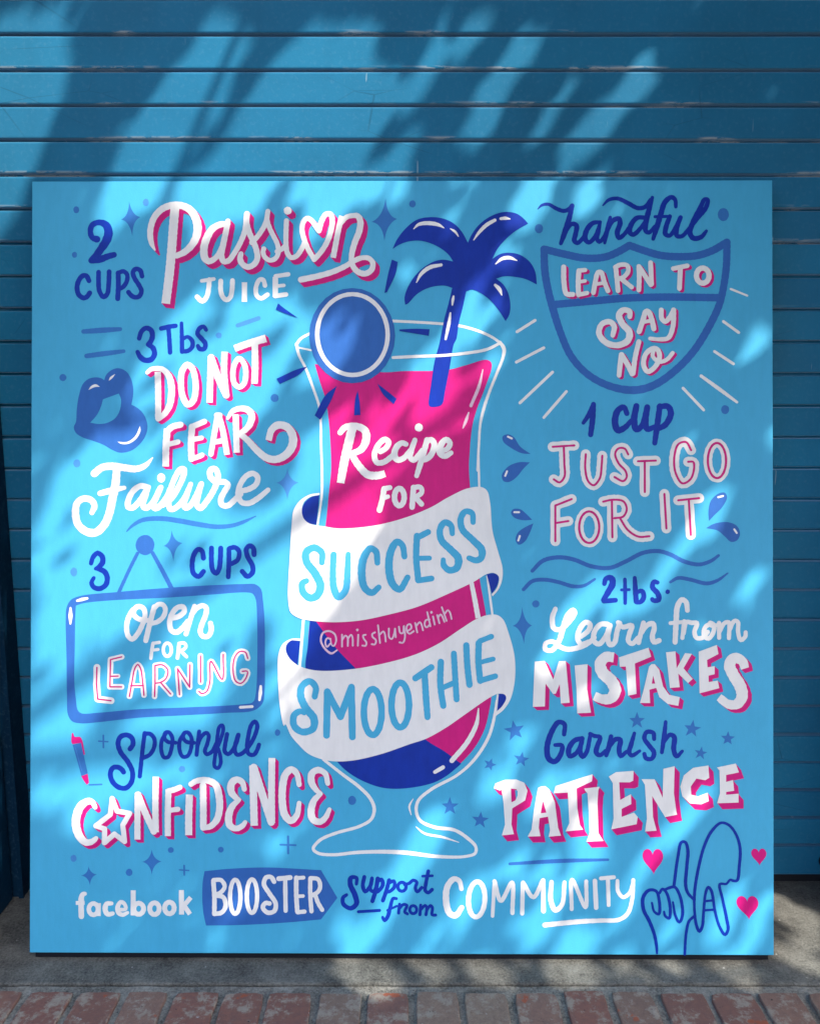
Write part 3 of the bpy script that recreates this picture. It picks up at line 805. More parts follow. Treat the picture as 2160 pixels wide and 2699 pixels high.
S('b', "1230,622,38 1220,562,44 1175,542,46 1142,590,46 1152,670,50 1220,740,52 1273,800,56 1263,868,52 1210,887,48 1168,850,44 1165,812,36")
S('b', "1380,540,38 1373,475,42 1325,462,44 1292,510,46 1302,590,48 1380,670,50 1443,740,54 1437,798,48 1400,815,46 1350,798,38")
G('lettering', 'small thin white handle lettering on the pink band between the ribbons', z=0.0006, under='glass_drawing')
T(720, 1520, 2.6538)
HD = ["440,520,10 400,543,15 348,500,15 327,450,14 342,400,14 385,387,13 425,410,13 433,460,12 415,492,11 400,478,10 395,440,10", "393,442 370,437 358,470 370,497 392,475", "475,412 475,495", "476,450 498,418 513,430 515,490", "516,440 538,412 548,430 550,488", "588,412 585,488", "640,412 622,417 627,440 645,465 640,488 617,487",
 "705,395 687,405 687,425 712,450 705,478 682,477", "726,345 740,468", "738,410 763,388 773,402 780,458", "802,368 805,430 823,440 840,400 845,370", "845,368 850,428", "872,355 882,398 900,398 906,352", "908,350 914,430 900,466 876,464", "930,385 958,365 953,338 932,342 926,380 945,403 976,385", "986,328 1000,393", "992,350 1018,322 1030,338 1040,378", "1085,302 1060,308 1052,340 1065,358 1090,335", "1070,252 1092,350", "1110,282 1122,338", "1140,272 1155,328", "1145,290 1163,267 1175,280 1190,318", "1172,217 1205,312", "1190,265 1213,238 1228,252 1240,298"]
for q in HD: S('k', q, 12)
E('k', 582, 378, 9); E('k', 1099, 253, 9)
G('banner_drawing', 'white painted ribbon with navy back carrying the word smoothie', z=0.0012)
F('w', N(720, 1520, 2.6538, "183,455! 183,440! 120,442 60,480 30,560 28,700 40,900 70,1050") + N(720, 1840, 2.6538, "80,190 120,270 170,330 240,395 340,435 430,448 560,440 750,395 950,325 1060,288 1200,210 1350,105") + N(720, 1520, 2.6538, "1510,845 1565,820 1610,825 1622,850 1590,910 1556,942! 1552,972! 1600,935 1650,860 1682,720 1680,560 1640,400 1600,300 1560,270 1500,268 1410,300 1300,370 1150,470 980,550 750,615 560,650 350,665 250,655 170,628 110,580 82,520 92,475 130,454"), sh=False)
F('n', "182,460! 120,453 86,490 85,530 110,580 165,626!"); F('n', "1570,820! 1612,826 1620,855 1590,910 1558,940!")
G('lettering', 'sky blue word smoothie on the white ribbon', z=0.0017, under='banner_drawing')
S('b', "285,845,42 292,780,44 250,738,46 197,772,48 187,840,52 220,920,54 280,1000,54 273,1068,50 200,1092,48 142,1050,48 142,975,46 185,948,42 212,960,32")
S('b', "368,1115 373,810 465,985 541,778 548,1125", 48, poly=True)
R('b', 690, 951, 62, 160, 46); R('b', 882, 901, 61, 156, 46)
S('b', "988,713 1098,637", 46); S('b', "1052,685,44 1062,850,46 1072,985,42"); S('b', "1165,598 1162,760 1182,905", 44); S('b', "1256,540 1265,700 1275,860", 42); S('b', "1172,782 1268,740", 38)
S('b', "1343,482 1350,620 1365,758", 44); S('b', "1430,465 1428,600 1440,730", 44); S('b', "1438,452 1518,420", 38); S('b', "1435,602 1530,577", 34); S('b', "1442,728 1545,697", 40)
T(740, 1180, 2.738); sparkle((40, 155), (123, 258), (40, 386), (-40, 260), 'l')
# ---- right: handful of learn to say no
T(1380, 480)
dot(115, 357, 33, 37); dot(1577, 238, 44, 52)
G('lettering', 'navy script word handful')
S('n', "105,202,7 140,170,22 190,163,27 250,195,32 310,215,34 350,203,34 378,170,32"); S('n', "380,172,34 350,290,44 315,400,44 288,475,30")
S('n', "330,375,28 375,318,36 412,330,40 405,400,40 395,450,40 418,470,36 460,435,34 490,385,34"); S('n', "600,302,28 540,312,38 492,370,42 482,440,42 510,465,36 560,420,36 592,340,32")
S('n', "600,302,26 585,380,36 575,435,36 592,460,34 625,430,32 660,350,28"); S('n', "680,265,28 660,350,38 636,468,26"); S('n', "650,390,28 700,292,38 748,275,42 758,310,42 735,390,42 750,428,38 790,400,34 830,345,32")
S('n', "955,265,34 892,268,38 842,330,42 837,388,40 865,400,38 920,350,34 955,300,30"); S('n', "622,170,12 670,125,28 740,115,32 820,150,36 900,190,36 960,178,36 1000,125,34")
S('n', "1014,105,28 988,200,42 962,310,44 960,368,40 985,385,34 1035,335,30"); S('n', "1200,178,28 1195,122,34 1165,102,38 1115,140,42 1080,240,44 1050,340,44 1020,435,30"); S('n', "1035,258 1130,255", 26)
S('n', "1152,255,36 1122,340,40 1117,395,40 1150,408,34 1200,340,34 1235,265,34"); S('n', "1238,262,34 1207,350,40 1207,408,38 1245,413,34 1300,360,34 1370,270,36 1438,185,38 1453,122,34 1430,117,34 1392,190,40 1332,310,42 1312,388,42 1340,428,42 1400,418,38 1442,370,26")
G('shield_drawing', 'blue road shield outline crossed by a bar')
S('d', "155,520,60 300,555 480,590 640,580 740,540 832,487! 940,525 1080,565 1230,575 1370,565 1490,525 1605,458", 60)
S('d', N(1380, 480, 3, "1605,462,58 1600,650,58 1580,800,58 1545,950,58") + N(1320, 800, 2.6136, "1440,130,52 1330,310,52 1200,450,52 1050,555,54 920,590,56 760,568,52 600,488,50 480,360,50 400,180,50 345,0,54") + N(1380, 480, 3, "190,860,60 162,700,60 155,525,58"))
T(1380, 480); S('d', "215,962 500,935 800,907 1100,897 1550,900", 60)
G('lettering', 'white word learn with pink drop shadow inside the shield', sh=(20, 14), z=0.0003, under='shield_drawing')
S('w', "310,662 312,780 332,875 382,880", 40); S('w', "430,692 425,790 428,882", 40); S('w', "432,690 480,685", 34); S('w', "430,780 480,772", 28); S('w', "430,882 495,868", 34)
S('w', "545,865 560,780 582,705 605,702 632,780 660,850", 38); S('w', "560,798 630,788", 28); S('w', "722,660 732,760 740,848", 38); S('w', "718,662 760,642 812,647 822,690 788,738 745,755", 36); S('w', "760,750 848,820", 36)
S('w', "905,842 908,740 905,655", 38); S('w', "905,655 1000,800", 38); S('w', "1006,795 998,625", 38)
G('lettering', 'white word to with pink drop shadow inside the shield', sh=(20, 14), z=0.0003, under='shield_drawing')
S('w', "1178,670 1290,647", 36); S('w', "1235,665 1227,828", 38); R('w', 1412, 725, 50, 60, 42)
G('lettering', 'white words say no with pink drop shadow inside the shield', sh=(19, 13), z=0.0003, under='shield_drawing')
T(1320, 800, 2.6136)
S('w', "882,82,34 882,48,38 840,36,40 808,70,44 830,130,44 880,190,46 868,248,46 800,280,42 720,263,42 670,200,40 690,135,38 745,118,38 775,150,38 765,212,32")
S('w', "947,185 975,100 995,45 1012,48 1038,115 1048,165", 36); S('w', "968,120 1028,110", 26); S('w', "1100,35 1103,95 1128,115 1162,80 1185,35", 34); S('w', "1185,35,36 1180,150,34 1148,228,32 1090,238,28 1022,233,26")
S('w', "808,488 823,345", 34); S('w', "825,345 870,420 898,478", 36); S('w', "905,475 920,360 945,255", 34); S('w', "1040,302 990,345 978,420 1005,462 1055,430 1088,360 1072,308", 34, closed=True); S('w', "1045,320 1040,355 1085,393 1138,378 1178,332", 28)
for q in ("105,190 230,110", "100,400 290,300", "125,682 350,468", "290,782 445,602", "1530,112 1635,188", "1468,320 1598,405", "1250,575 1392,725"):
    G('ray_mark'); S('w', q, 20)
G('ray_mark'); S('w', "1375,490,22 1500,580,26 1622,670,18")
dot(1540, 722, 28, 31)
T(1380, 480); G('ray_mark'); S('w', "1635,830,18 1765,882,16")
G('numeral', 'navy numeral 1 above the words just go')
T(1320, 800, 2.6136)
S('n', "562,818,26 598,765,34 632,695,36"); S('n', "632,690,36 625,800,40 612,900,36")
G('lettering', 'navy word cup beside the numeral 1')
S('n', "862,752,36 842,708,38 800,732,44 780,810,46 800,868,46 850,848,40 892,800,30"); S('n', "928,700,42 912,800,46 927,862,44 965,838,40 990,760,36"); S('n', "1003,708,42 990,800,46 1002,860,40 1050,845,36"); S('n', "1090,700,40 1072,830,42 1054,955,36"); S('n', "1085,705,38 1145,702,42 1166,750,44 1128,828,42 1062,862,38")
# ---- just go for it
T(1300, 1120, 2.5)
G('lettering', 'white words just go for it with thin pink inline')
JG = [("385,142 528,132", 1), ("458,140 462,250 462,340 430,377 392,357", 0), ("603,190 600,290 620,370 655,395 695,350 708,260 712,200", 0), ("883,190 860,152 820,150 797,185 820,250 865,300 873,340 850,367 792,340", 0), ("947,235 1065,230", 1), ("992,235 992,438", 1),
 ("1298,160 1265,107 1215,120 1188,200 1195,310 1240,380 1295,350 1318,270 1312,238 1278,237", 0), ("402,765 402,530 510,487", 1), ("408,645 488,632", 1), ("778,738 775,500", 1), ("717,503 780,490 850,500 873,550 850,600 790,612", 0), ("830,615 880,690 950,733 1022,730", 0), ("1121,450 1134,678", 1), ("1212,492 1350,477", 1), ("1282,490 1295,720", 1)]
def ov(cx, cy, rx, ry): return " ".join(f"{cx+rx*math.cos(i*math.pi/8):.1f},{cy+ry*math.sin(i*math.pi/8):.1f}" for i in range(16))
JO = [ov(1468, 228, 60, 116), ov(625, 672, 66, 104)]
for q, st in JG: S('w', q, 66, poly=bool(st))
for q in JO: S('w', q, 58, closed=True)
for q, st in JG: S('p', q, 14, poly=bool(st))
for q in JO: S('p', q, 15, closed=True)
for q, hl in (("240,190! 180,185 110,150 60,110 55,75 90,60 130,80 170,140", "90,76 116,88"), ("235,245! 160,245 90,275 50,330 60,370 100,375 150,340 190,290", "84,305 72,335"), ("250,625! 190,628 130,610 110,580 125,555 170,555 215,590", "132,575 163,575"), ("258,648! 210,670 155,710 140,760 160,790 200,770 230,720", "168,732 158,762"), ("1415,628! 1412,560 1430,490 1480,445 1520,440 1535,470 1500,540 1450,590", "1477,470 1508,462"), ("1395,675! 1450,645 1540,635 1600,660 1620,710 1600,755 1560,765 1520,730 1470,690", "1582,682 1598,706")):
    G('water_drop'); F('d', q); S('w', hl, 13)
for q in ("250,962,24 320,895,28 420,872,28 520,885,28 640,930,28 760,940,28 860,900,28 980,840,28 1080,828,28 1160,850,28 1250,895,28 1350,915,26 1430,890,24 1478,855,18", "192,1085,24 250,1030,26 330,1020,26 420,1035,26 520,1063,26 590,1058,22 662,1015,16", "1160,1032,18 1210,1005,24 1290,1015,26 1400,1040,26 1470,1020,22 1538,972,10"):
    G('wave_line'); S('d', q)
G('lettering', 'navy 2 tbs between two wave lines')
T(1300, 1440, 2.5)
S('n', "725,245,30 735,212,34 770,206,40 780,240,44 750,300,40 718,352,32"); S('n', "722,360,32 798,353,32"); S('n', "860,215,24 862,290,26 862,372,24"); S('n', "838,285 888,283", 20); S('n', "925,205,26 930,290,34 935,362,34"); S('n', "940,300,28 972,290,30 985,330,34 965,363,32 938,366,30")
S('n', "1075,235,28 1052,230,32 1042,265,34 1078,310,36 1083,350,34 1045,353,30 1040,345,28"); E('n', 1142, 296, 15)
dot(273, 380, 24); sparkle((183, 400), (249, 522), (195, 647), (121, 525))
G('lettering', 'white script words learn from')
S('w', "402,412,30 382,470,34 392,540,34 430,548,32 490,500,32 530,435,32 520,418,30 485,450,34 452,540,36 425,625,34 378,685,32 335,678,32 338,640,30 385,628,30 430,660,32 480,678,32 560,665,34 620,635,34 660,600,28")
S('w', "570,595,30 618,555,34 632,515 602,500 560,550 550,610 572,645 620,630", 34); S('w', "745,512 702,512 660,560 655,622 688,643 735,590 758,530", 34); S('w', "762,520 747,600 762,648 790,635 808,560 825,505", 34)
S('w', "815,500,30 845,530,32 905,520,34 888,580,34 882,622,32 908,640,32 945,600,28"); S('w', "982,502 962,580 950,632", 32); S('w', "965,570 1000,522 1043,505 1053,535 1040,590 1050,628 1085,618", 34)
S('w', "1272,418,32 1262,362,34 1235,348,34 1207,390,36 1197,500,36 1190,628,34"); S('w', "1160,503 1245,495", 26); S('w', "1250,490 1238,600", 28); S('w', "1245,570 1265,495 1300,500 1335,502 1318,560 1330,598 1370,598 1405,560", 30)
S('w', "1430,502 1388,530 1382,588 1410,603 1443,560 1445,512 1422,500", 30); S('w', "1430,520 1480,512", 24); S('w', "1480,500 1480,598", 28); S('w', "1484,555 1515,502 1543,495 1545,600", 28); S('w', "1547,550 1580,487 1603,492 1605,560 1622,613 1652,590 1655,562", 28)
G('lettering', 'white block word mistakes with pink drop shadow', sh=(27, 23))
F('w', "265,760 330,755 387,878 425,757 470,755 495,1030 437,1035 430,908 403,972 385,972 337,905 332,1055 253,1058", True); F('w', "528,785 613,775 610,940 635,1095 545,1100 540,940", True)
S('w', "786,730,66 735,728,68 697,770,74 710,828,78 768,885,80 795,948,78 765,1000,70 710,1005,62 658,985,56", cap='f')
F('w', "820,730 1015,665 1032,725 925,770 935,970 880,982 865,790 825,792", True)
F('w', "1018,790 1035,773 1055,773 1085,810 1110,920 1150,975 1220,990 1210,1048 1140,1035 1085,990 1065,930 1020,942 1025,1030 958,1030 985,930", True); F('p', "1045,850 1036,902 1058,902", True)
F('w', "1130,695 1192,688 1200,800 1255,700 1300,705 1245,800 1305,870 1275,898 1210,835 1220,925 1155,930", True)
F('w', "1345,690 1465,645 1475,705 1400,745 1403,793 1450,785 1450,838 1410,848 1410,890 1470,880 1480,930 1350,965", True)
S('w', "1650,800,56 1632,752,62 1580,730,68 1548,775,74 1572,840,76 1617,915,78 1630,985,74 1595,1035,66 1540,1035,58 1478,990,52", cap='f')
# ---- garnish patience
T(1260, 1860, 2.363)
for q in ((220, 155, 66, -10), (262, 335, 50, 10), (66, 368, 42, 20), (982, 92, 54, 0), (1325, 142, 56, 8), (1547, 200, 46, 3), (1378, 292, 42, 10)): star(*q)
T(720, 1840, 2.6538); star(1228, 760, 64, 0); star(1440, 855, 62, 5)
T(1260, 1860, 2.363)
G('lettering', 'navy script word garnish')
S('n', "528,178,28 530,115,30 495,102,32 452,160,34 422,260,36 432,330,36 470,348,34 508,300,32 515,248,28 472,245,24"); S('n', "640,202,28 592,217,32 557,270,34 562,313,32 600,298,28 638,235,26")
S('n', "642,205,28 627,280,32 642,318,30 667,290,28 690,190,26"); S('n', "690,175,26 718,188,26 752,195,28 735,250,32 727,290,32 750,308,28 785,280,24"); S('n', "820,190,28 805,260,32 790,308,26"); S('n', "802,265,26 850,207,30 878,212,32 870,270,32 880,313,28 915,285,24"); S('n', "965,170,22 945,240,30 932,290,30 950,308,28 998,280,20")
S('n', "1088,205,26 1083,167,28 1042,162,28 1027,200,28 1060,250,30 1088,290,30 1073,328,28 1037,325,28 1027,298,26"); S('n', "1160,98,22 1150,190,30 1136,288,24"); S('n', "1142,230,26 1188,178,28 1213,192,32 1210,270,32 1227,313,28 1263,280,20")
G('lettering', 'white serif word patience with pink drop shadow', sh=(32, 38))
F('w', "90,515 100,485 160,462 230,460 280,480 300,530 285,590 205,640 200,740 215,800 140,808 160,740 150,600 138,525 128,530", True); F('p', "197,517 232,520 235,555 225,590 200,602", True); F('b', "222,525 238,530 238,560 228,585", True)
F('w', "365,512 385,502 410,500 435,520 470,600 490,760 508,808 430,815 440,775 427,690 375,700 370,760 380,812 300,815 325,770 340,650", True); F('p', "395,590 382,670 417,665", True)
F('w', "462,545 475,500 705,425 700,470 605,515 610,640 625,740 645,770 535,782 560,730 550,540", True); F('w', "660,530 652,515 748,503 740,525 735,600 740,790 772,840 665,845 685,790 680,650 672,545", True)
F('w', "805,440 850,412 960,403 957,465 935,475 870,475 876,585 943,548 945,610 885,640 885,690 962,663 985,690 978,735 820,768 835,700 830,480", True)
F('w', "1008,455 1090,455 1140,570 1145,390 1215,373 1210,540 1225,655 1230,675 1155,690 1075,560 1080,690 1102,775 1030,780 1042,700 1030,490", True)
F('w', "1425,368 1430,445 1405,460 1350,450 1315,500 1318,550 1360,560 1420,537 1427,590 1380,610 1310,605 1262,560 1250,500 1272,430 1330,383", True)
F('w', "1478,380 1595,355 1615,410 1592,415 1535,427 1535,470 1578,458 1585,525 1535,532 1535,550 1612,543 1612,598 1478,603 1497,540 1494,400", True)
G('underline'); S('d', "190,985,18 500,966,26 800,957,16")
heart(1080, 955, 64, 80, 4)
T(1420, 2120, 2.5)
heart(1440, 332, 50, 56, 4); heart(1365, 662, 72, 78, 8)
# ---- bottom row
T(160, 2180, 2.5)
dot(85, 217, 20, 23, 'l'); dot(450, 308, 22, 24); 
sparkle((598, 155), (663, 235), (598, 322), (535, 238)); sparkle((183, 268), (238, 322), (193, 393), (135, 330)); plus(811, 292, 31, 31, 11)
G('lettering', 'white bold lowercase word at the lower left corner')
S('w', "137,598,36 135,500,36 138,468,34 150,450,30 160,449,26"); S('w', "100,510 158,508", 26, cap='f'); R('w', 216, 550, 30, 37, 30); S('w', "250,510 250,595", 30, cap='f')
S('w', "335,512,26 302,515,32 293,555,34 310,583,32 342,578,28"); S('w', "375,552,24 428,548,24 420,515,26 395,502,28 375,535,30 380,572,30 408,586,28 440,572,22")
S('w', "477,425 477,590", 32, cap='f'); R('w', 513, 546, 32, 36, 32); R('w', 617, 545, 31, 38, 32); R('w', 715, 540, 31, 38, 32); S('w', "793,422 795,583", 32, cap='f'); S('w', "805,530 855,470", 30, cap='f'); S('w', "808,520 850,580", 32, cap='f')
G('tag_drawing', 'blue pointed tag shape carrying the word booster')
F('d', N(160, 2180, 2.5, "945,298! 1100,282 1350,272") + N(820, 2180, 2.5, "60,288! 168,470! 60,612!") + N(160, 2180, 2.5, "1500,632 1200,650 955,655! 935,550 932,380"))
G('lettering', 'white capital word booster on the blue tag', z=0.0003, under='tag_drawing')
T(160, 2180, 2.5)
S('w', "1003,360 1010,460 1010,578", 30); S('w', "1005,355 1055,357 1078,398 1050,438 1015,450", 28); S('w', "1015,455 1070,470 1083,530 1058,568 1012,578", 30); R('w', 1147, 465, 34, 112, 28); R('w', 1257, 460, 34, 110, 28)
S('w', "1402,365 1383,335 1350,337 1335,380 1370,440 1413,510 1403,558 1360,568 1328,535 1345,505 1372,508", 30); S('w', "1432,345 1508,337", 32); S('w', "1475,345 1478,555", 28); S('w', "1548,338 1548,450 1555,560", 30); S('w', "1552,340 1595,337", 26); S('w', "1552,460 1592,458", 24); S('w', "1557,565 1602,560", 28)
S('w', "1640,342 1640,450 1648,558", 28); S('w', "1642,340 1690,347 1705,395 1690,430 1648,455", 28); S('w', "1672,450 1690,500 1718,548", 28)
G('lettering', 'navy script words support from')
T(820, 2180, 2.5)
S('n', "293,378,22 293,338,26 257,337,30 252,380,34 283,450,36 293,508,34 255,538,30 207,510,28 205,468,26 228,450,22"); S('n', "345,332 335,390 350,428 382,395 395,345", 26); S('n', "395,340 385,415 405,428 425,395", 24); S('n', "433,342 420,420 398,490", 28); S('n', "430,362 458,347 466,385 430,428 412,430", 26)
S('n', "508,352 490,420 467,486", 26); S('n', "507,370 538,357 543,395 507,428 490,425", 24); R('n', 592, 395, 27, 29, 22); S('n', "610,380 640,372 665,352 690,365 680,400 692,428 722,400", 22); S('n', "765,292 750,370 745,420 765,433 790,413", 24); S('n', "728,325 792,322", 18)
S('n', "306,560 445,551", 20); S('n', "555,473,20 535,472,22 515,530,24 500,588,26 477,618,22 465,595,18"); S('n', "497,550 558,522", 16); S('n', "576,510 570,568", 20); S('n', "572,542 600,512 625,517 610,560 628,573", 20); R('n', 666, 545, 23, 26, 20); S('n', "715,515 710,578", 20); S('n', "712,548 745,517 755,532 750,578", 20); S('n', "754,548 780,517 792,532 790,578 813,580", 20)
G('lettering', 'white capital word community with an underlining tail')
S('w', "983,408,28 968,355,32 935,342,36 892,390,40 882,490,42 905,568,42 945,582,40 985,530,32"); R('w', 1083, 476, 54, 116, 32, 3); S('w', "1187,585 1200,357", 24); S('w', "1200,357 1242,485 1315,365 1318,565", 28); S('w', "1382,568 1386,368", 28); S('w', "1388,365 1455,460 1518,350", 28); S('w', "1520,350 1522,552", 30)
S('w', "1575,360,28 1570,480,32 1600,545,34 1643,510,30 1660,362,26")
T(1420, 2120, 2.5)
S('w', "207,688 210,495 298,675 303,505", 26); S('w', "360,502 368,678", 30); S('w', "400,485 485,477", 26); S('w', "445,480 450,660", 26); S('w', "508,500,24 512,570,26 545,608,26 588,580,26 610,520,26"); S('w', "612,495,26 605,620,26 575,715,28 520,755,28 400,762,28 250,770,32 30,793,32")
G('hand_drawing', 'navy outline of two hands making letter signs', z=0.0003)
HND = ["768,975,14 765,930,20 750,850,22 715,760,24 680,690,24 677,610,24 715,562,22 762,567,20 783,630,20 780,718,20 750,702,16 735,645,14", "785,580,18 805,552,18 832,580,20 855,680,20 848,745,20 822,730,18 815,702,14", "815,560,18 850,545,20 885,540,20 912,580,20 932,650,20 935,730,20 915,772,18 890,730,18 873,640,14",
 "880,530,20 905,350,20 930,245,20 955,245,20 972,300,22 965,400,22 957,530,22 972,580,20 1010,620,18", "1013,640,18 1017,560,20 1040,420,20 1080,270,20 1130,170,20 1190,117,18 1240,130,18 1288,190,18 1315,280,20 1310,400,20 1295,495,20 1268,497,18 1250,490,16 1225,518,16 1182,520,18 1200,620,18 1225,740,20 1235,820,20 1215,852,20 1180,800,18 1150,700,18 1125,562,20 1105,540,20 1088,580,18 1075,700,18 1065,800,20 1047,832,20 1027,790,20 1015,700,18 1013,620,16",
 "1088,632 1130,627", "1085,692 1148,687", "950,980,18 960,840,18 980,762,18 1012,732,18"]
for q in HND: S('n', q, 16)
build_part()
# ------------------------------------------------------------------ the street tree that throws the dappled shade
# where sunlight comes through the crown: strokes (x1, y1, x2, y2, radius, strength) on the wall and
# board, read in the photograph's shadow pattern, and patches on the ground in metres
KS = 2160/1725
LIT = [(70,150,-60,430,100,1),(110,110,80,180,55,1),(60,20,180,30,30,.2),(470,130,290,370,70,1),(680,155,560,270,80,1),(600,270,480,400,80,1),(790,200,700,350,60,1),(760,110,700,180,40,.9),(430,170,330,300,55,.9),
 (925,95,880,215,30,1),(1020,70,960,130,28,.95),(1095,110,1000,300,34,1),(870,280,825,370,26,1),(1195,190,1115,310,22,1),(1355,165,1190,345,38,1),(1640,140,1600,180,18,.5),(1540,260,1500,330,18,.5),
 (250,398,820,400,34,1),(240,420,225,470,34,.9),(430,440,420,470,40,.7),(690,420,650,490,50,.8),(960,410,940,440,30,.7),(1125,400,1105,450,38,1),(1240,395,1225,430,32,.95),(1330,390,1300,415,25,.9),
 (1010,640,890,810,36,.75),(1060,550,1020,600,30,.7),(1100,690,1060,720,24,.5),(730,680,650,800,36,.75),(850,560,830,600,20,.6),
 (460,660,330,830,80,.75),(590,690,480,860,80,.85),(420,860,330,960,70,.7),(240,980,110,1180,90,.8),(120,900,90,1000,40,.6),(420,1010,300,1180,95,.9),(230,1200,110,1480,120,.95),(520,1150,420,1330,90,.9),(440,1340,320,1520,100,.85),(600,1100,560,1260,60,.75),(150,1480,90,1640,80,.85),(330,1560,180,1700,80,.8),
 (740,930,660,1060,80,.85),(900,830,800,960,60,.75),(690,1080,640,1260,75,.95),(760,1080,700,1200,50,.9),(960,840,900,900,40,.6),(640,1330,600,1480,35,.8),(1000,800,960,860,34,.7),
 (440,1600,330,1700,60,.6),(340,1850,260,1960,70,.5),(500,1900,420,1970,60,.45),(640,1720,560,1800,50,.4),(1400,760,1360,820,26,.4),(1480,900,1440,960,24,.4),(1250,860,1200,930,26,.35),(1380,1230,1330,1290,22,.5),(1160,1080,1120,1150,22,.4),(560,1560,480,1600,40,.5),(620,1330,570,1560,45,.85),(400,1520,300,1640,60,.7),
 (1602,700,1590,745,24,1),(1510,1045,1480,1110,34,1),(1445,1130,1410,1180,24,.9),(1600,1180,1565,1260,20,.9),(1265,1220,1185,1330,26,1),(1310,1240,1285,1280,18,.8),(1195,1330,1150,1400,32,.85),(1245,1460,1180,1500,28,.9),(1340,1420,1270,1500,26,.85),
 (1095,1540,1050,1605,38,1),(1060,1610,1030,1670,42,1),(1155,1640,1130,1700,36,1),(1210,1640,1190,1680,32,.9),(1232,1690,1222,1810,26,1),(1090,1800,1070,1855,36,1),(1150,1810,1130,1845,28,.95),(1255,1790,1230,1835,32,1),(1395,1780,1330,1835,27,.9),(1480,1690,1400,1765,34,.95),(1545,1880,1505,1960,36,1),(1605,1880,1585,1930,32,1),(1600,1960,1560,1990,25,.8),
 (935,1680,855,1830,44,.95),(850,1840,740,1960,60,.9),(1000,1880,920,1980,44,.8),(1155,1900,1100,1985,48,.9),(1300,1900,1200,1995,54,.85),(1420,1930,1390,1985,32,.8),(1310,1610,1270,1650,20,.6),(1400,1560,1350,1600,20,.6),(1560,1390,1540,1430,15,.5),(1500,1300,1470,1350,18,.5)]
def gpx(x, y):      # photograph pixel -> point on the ground plane
    th = rad(PITCH); X = (x-1080)/2163; V = (y-1349.5)/2163
    d = Vector((X, math.cos(th)-V*math.sin(th), -math.sin(th)-V*math.cos(th)))
    k = -CAM_Z/d.z
    return (d.x*k, CAM_Y+d.y*k)
GL = []
for (a, b, c, d_, r, s_) in ((1960,2345,2060,2375,.022,1),(2045,2402,2150,2425,.026,1),(2040,2505,2170,2560,.024,1),(2085,2440,2110,2490,.02,.7),(2120,2460,2170,2480,.02,.8),(1890,2535,1960,2570,.03,1),(1470,2535,1500,2580,.032,.95),(1560,2540,1540,2580,.022,.6),(1250,2550,1310,2575,.03,.7),(930,2560,1010,2585,.035,.9),(1100,2530,1160,2570,.025,.8),(1640,2540,1700,2575,.025,.6),(1760,2530,1790,2560,.02,.7),(2010,2280,2060,2300,.02,.4)):
    GL.append((*gpx(a, b), *gpx(c, d_), r*1.3, min(1, s_*1.3)))
def segd(px, py, a, b, c, d):
    vx, vy = c-a, d-b; q = vx*vx+vy*vy or 1e-9
    t = max(0, min(1, ((px-a)*vx+(py-b)*vy)/q))
    return math.hypot(px-a-t*vx, py-b-t*vy)
# lit strokes -> board/wall metres
def uvK(x, y): return uv(x*KS, y*KS)
LB = []
for (a, b, c, d_, r, s_) in LIT:
    p, q = uvK(a, b), uvK(c, d_)
    r *= 0.68 if (b > 1380 and a > 700) else (0.84 if (b > 600 and a < 720) else (0.75 if (b < 380 and a > 830) else 0.92))
    LB.append((p[0], p[1], q[0], q[1], r*KS*BW/1956, s_*(0.9 if (b > 1380 and a > 700) else 1.0)))
GROW = 0.004
def light_at(hit):
    kind, u, v_ = hit
    best = 0.0
    for (a, b, c, d_, r, s_) in (GL if kind == 'g' else LB):
        d = segd(u, v_, a, b, c, d_)
        if d < r + GROW: best = max(best, s_)
    return best
def trace(p):
    """first thing a sun ray through p meets: board, shutter plane or ground"""
    den = SUN.dot(UN)
    t = (p-BL).dot(UN)/den
    h = p - SUN*t
    u, v_ = (h-BL).dot(UX), (h-BL).dot(UZ)
    if 0 <= u <= BW and 0 <= v_ <= BH: return ('b', u, v_)
    t = p.y/SUN.y; h = p - SUN*t
    if h.z > 0:
        # wall point expressed in the board's own map by its bearing in the board plane
        k = (h-BL); return ('w', k.dot(UX)*0.985+0.012, k.dot(UZ)*0.978+0.02)
    t = p.z/SUN.z; h = p - SUN*t
    return ('g', h.x, h.y)

rt = random.Random(21)
E1 = SUN.cross(Vector((0, 0, 1))).normalized(); E2 = E1.cross(SUN).normalized()
C0 = Vector((0.0, -0.05, 1.15))
W1 = Vector((-0.56, 0.0, -0.83))           # the way shadows stretch on the wall
AX0 = (W1 - SUN*W1.dot(SUN)).normalized()
LV, LF = [], []
def leaf(p, axis, nrm, L, W):
    side = axis.cross(nrm).normalized(); up = side.cross(axis).normalized()
    b = len(LV)
    prof_ = ((0, 0.0), (0.22, 0.75), (0.5, 1.0), (0.78, 0.65), (1.0, 0.0))
    for (t, w) in prof_:
        c = p + axis*(t-0.5)*L - up*(0.10*L*(t-0.5)**2*4)
        if w == 0: LV.append(c)
        else:
            LV.append(c - side*w*W/2 + up*0.06*W); LV.append(c + side*w*W/2 + up*0.06*W)
    LF.extend([(b, b+1, b+2), (b+1, b+3, b+4, b+2), (b+3, b+5, b+6, b+4), (b+5, b+7, b+6)])
placed = []
tries = 0
NLEAF = 62000
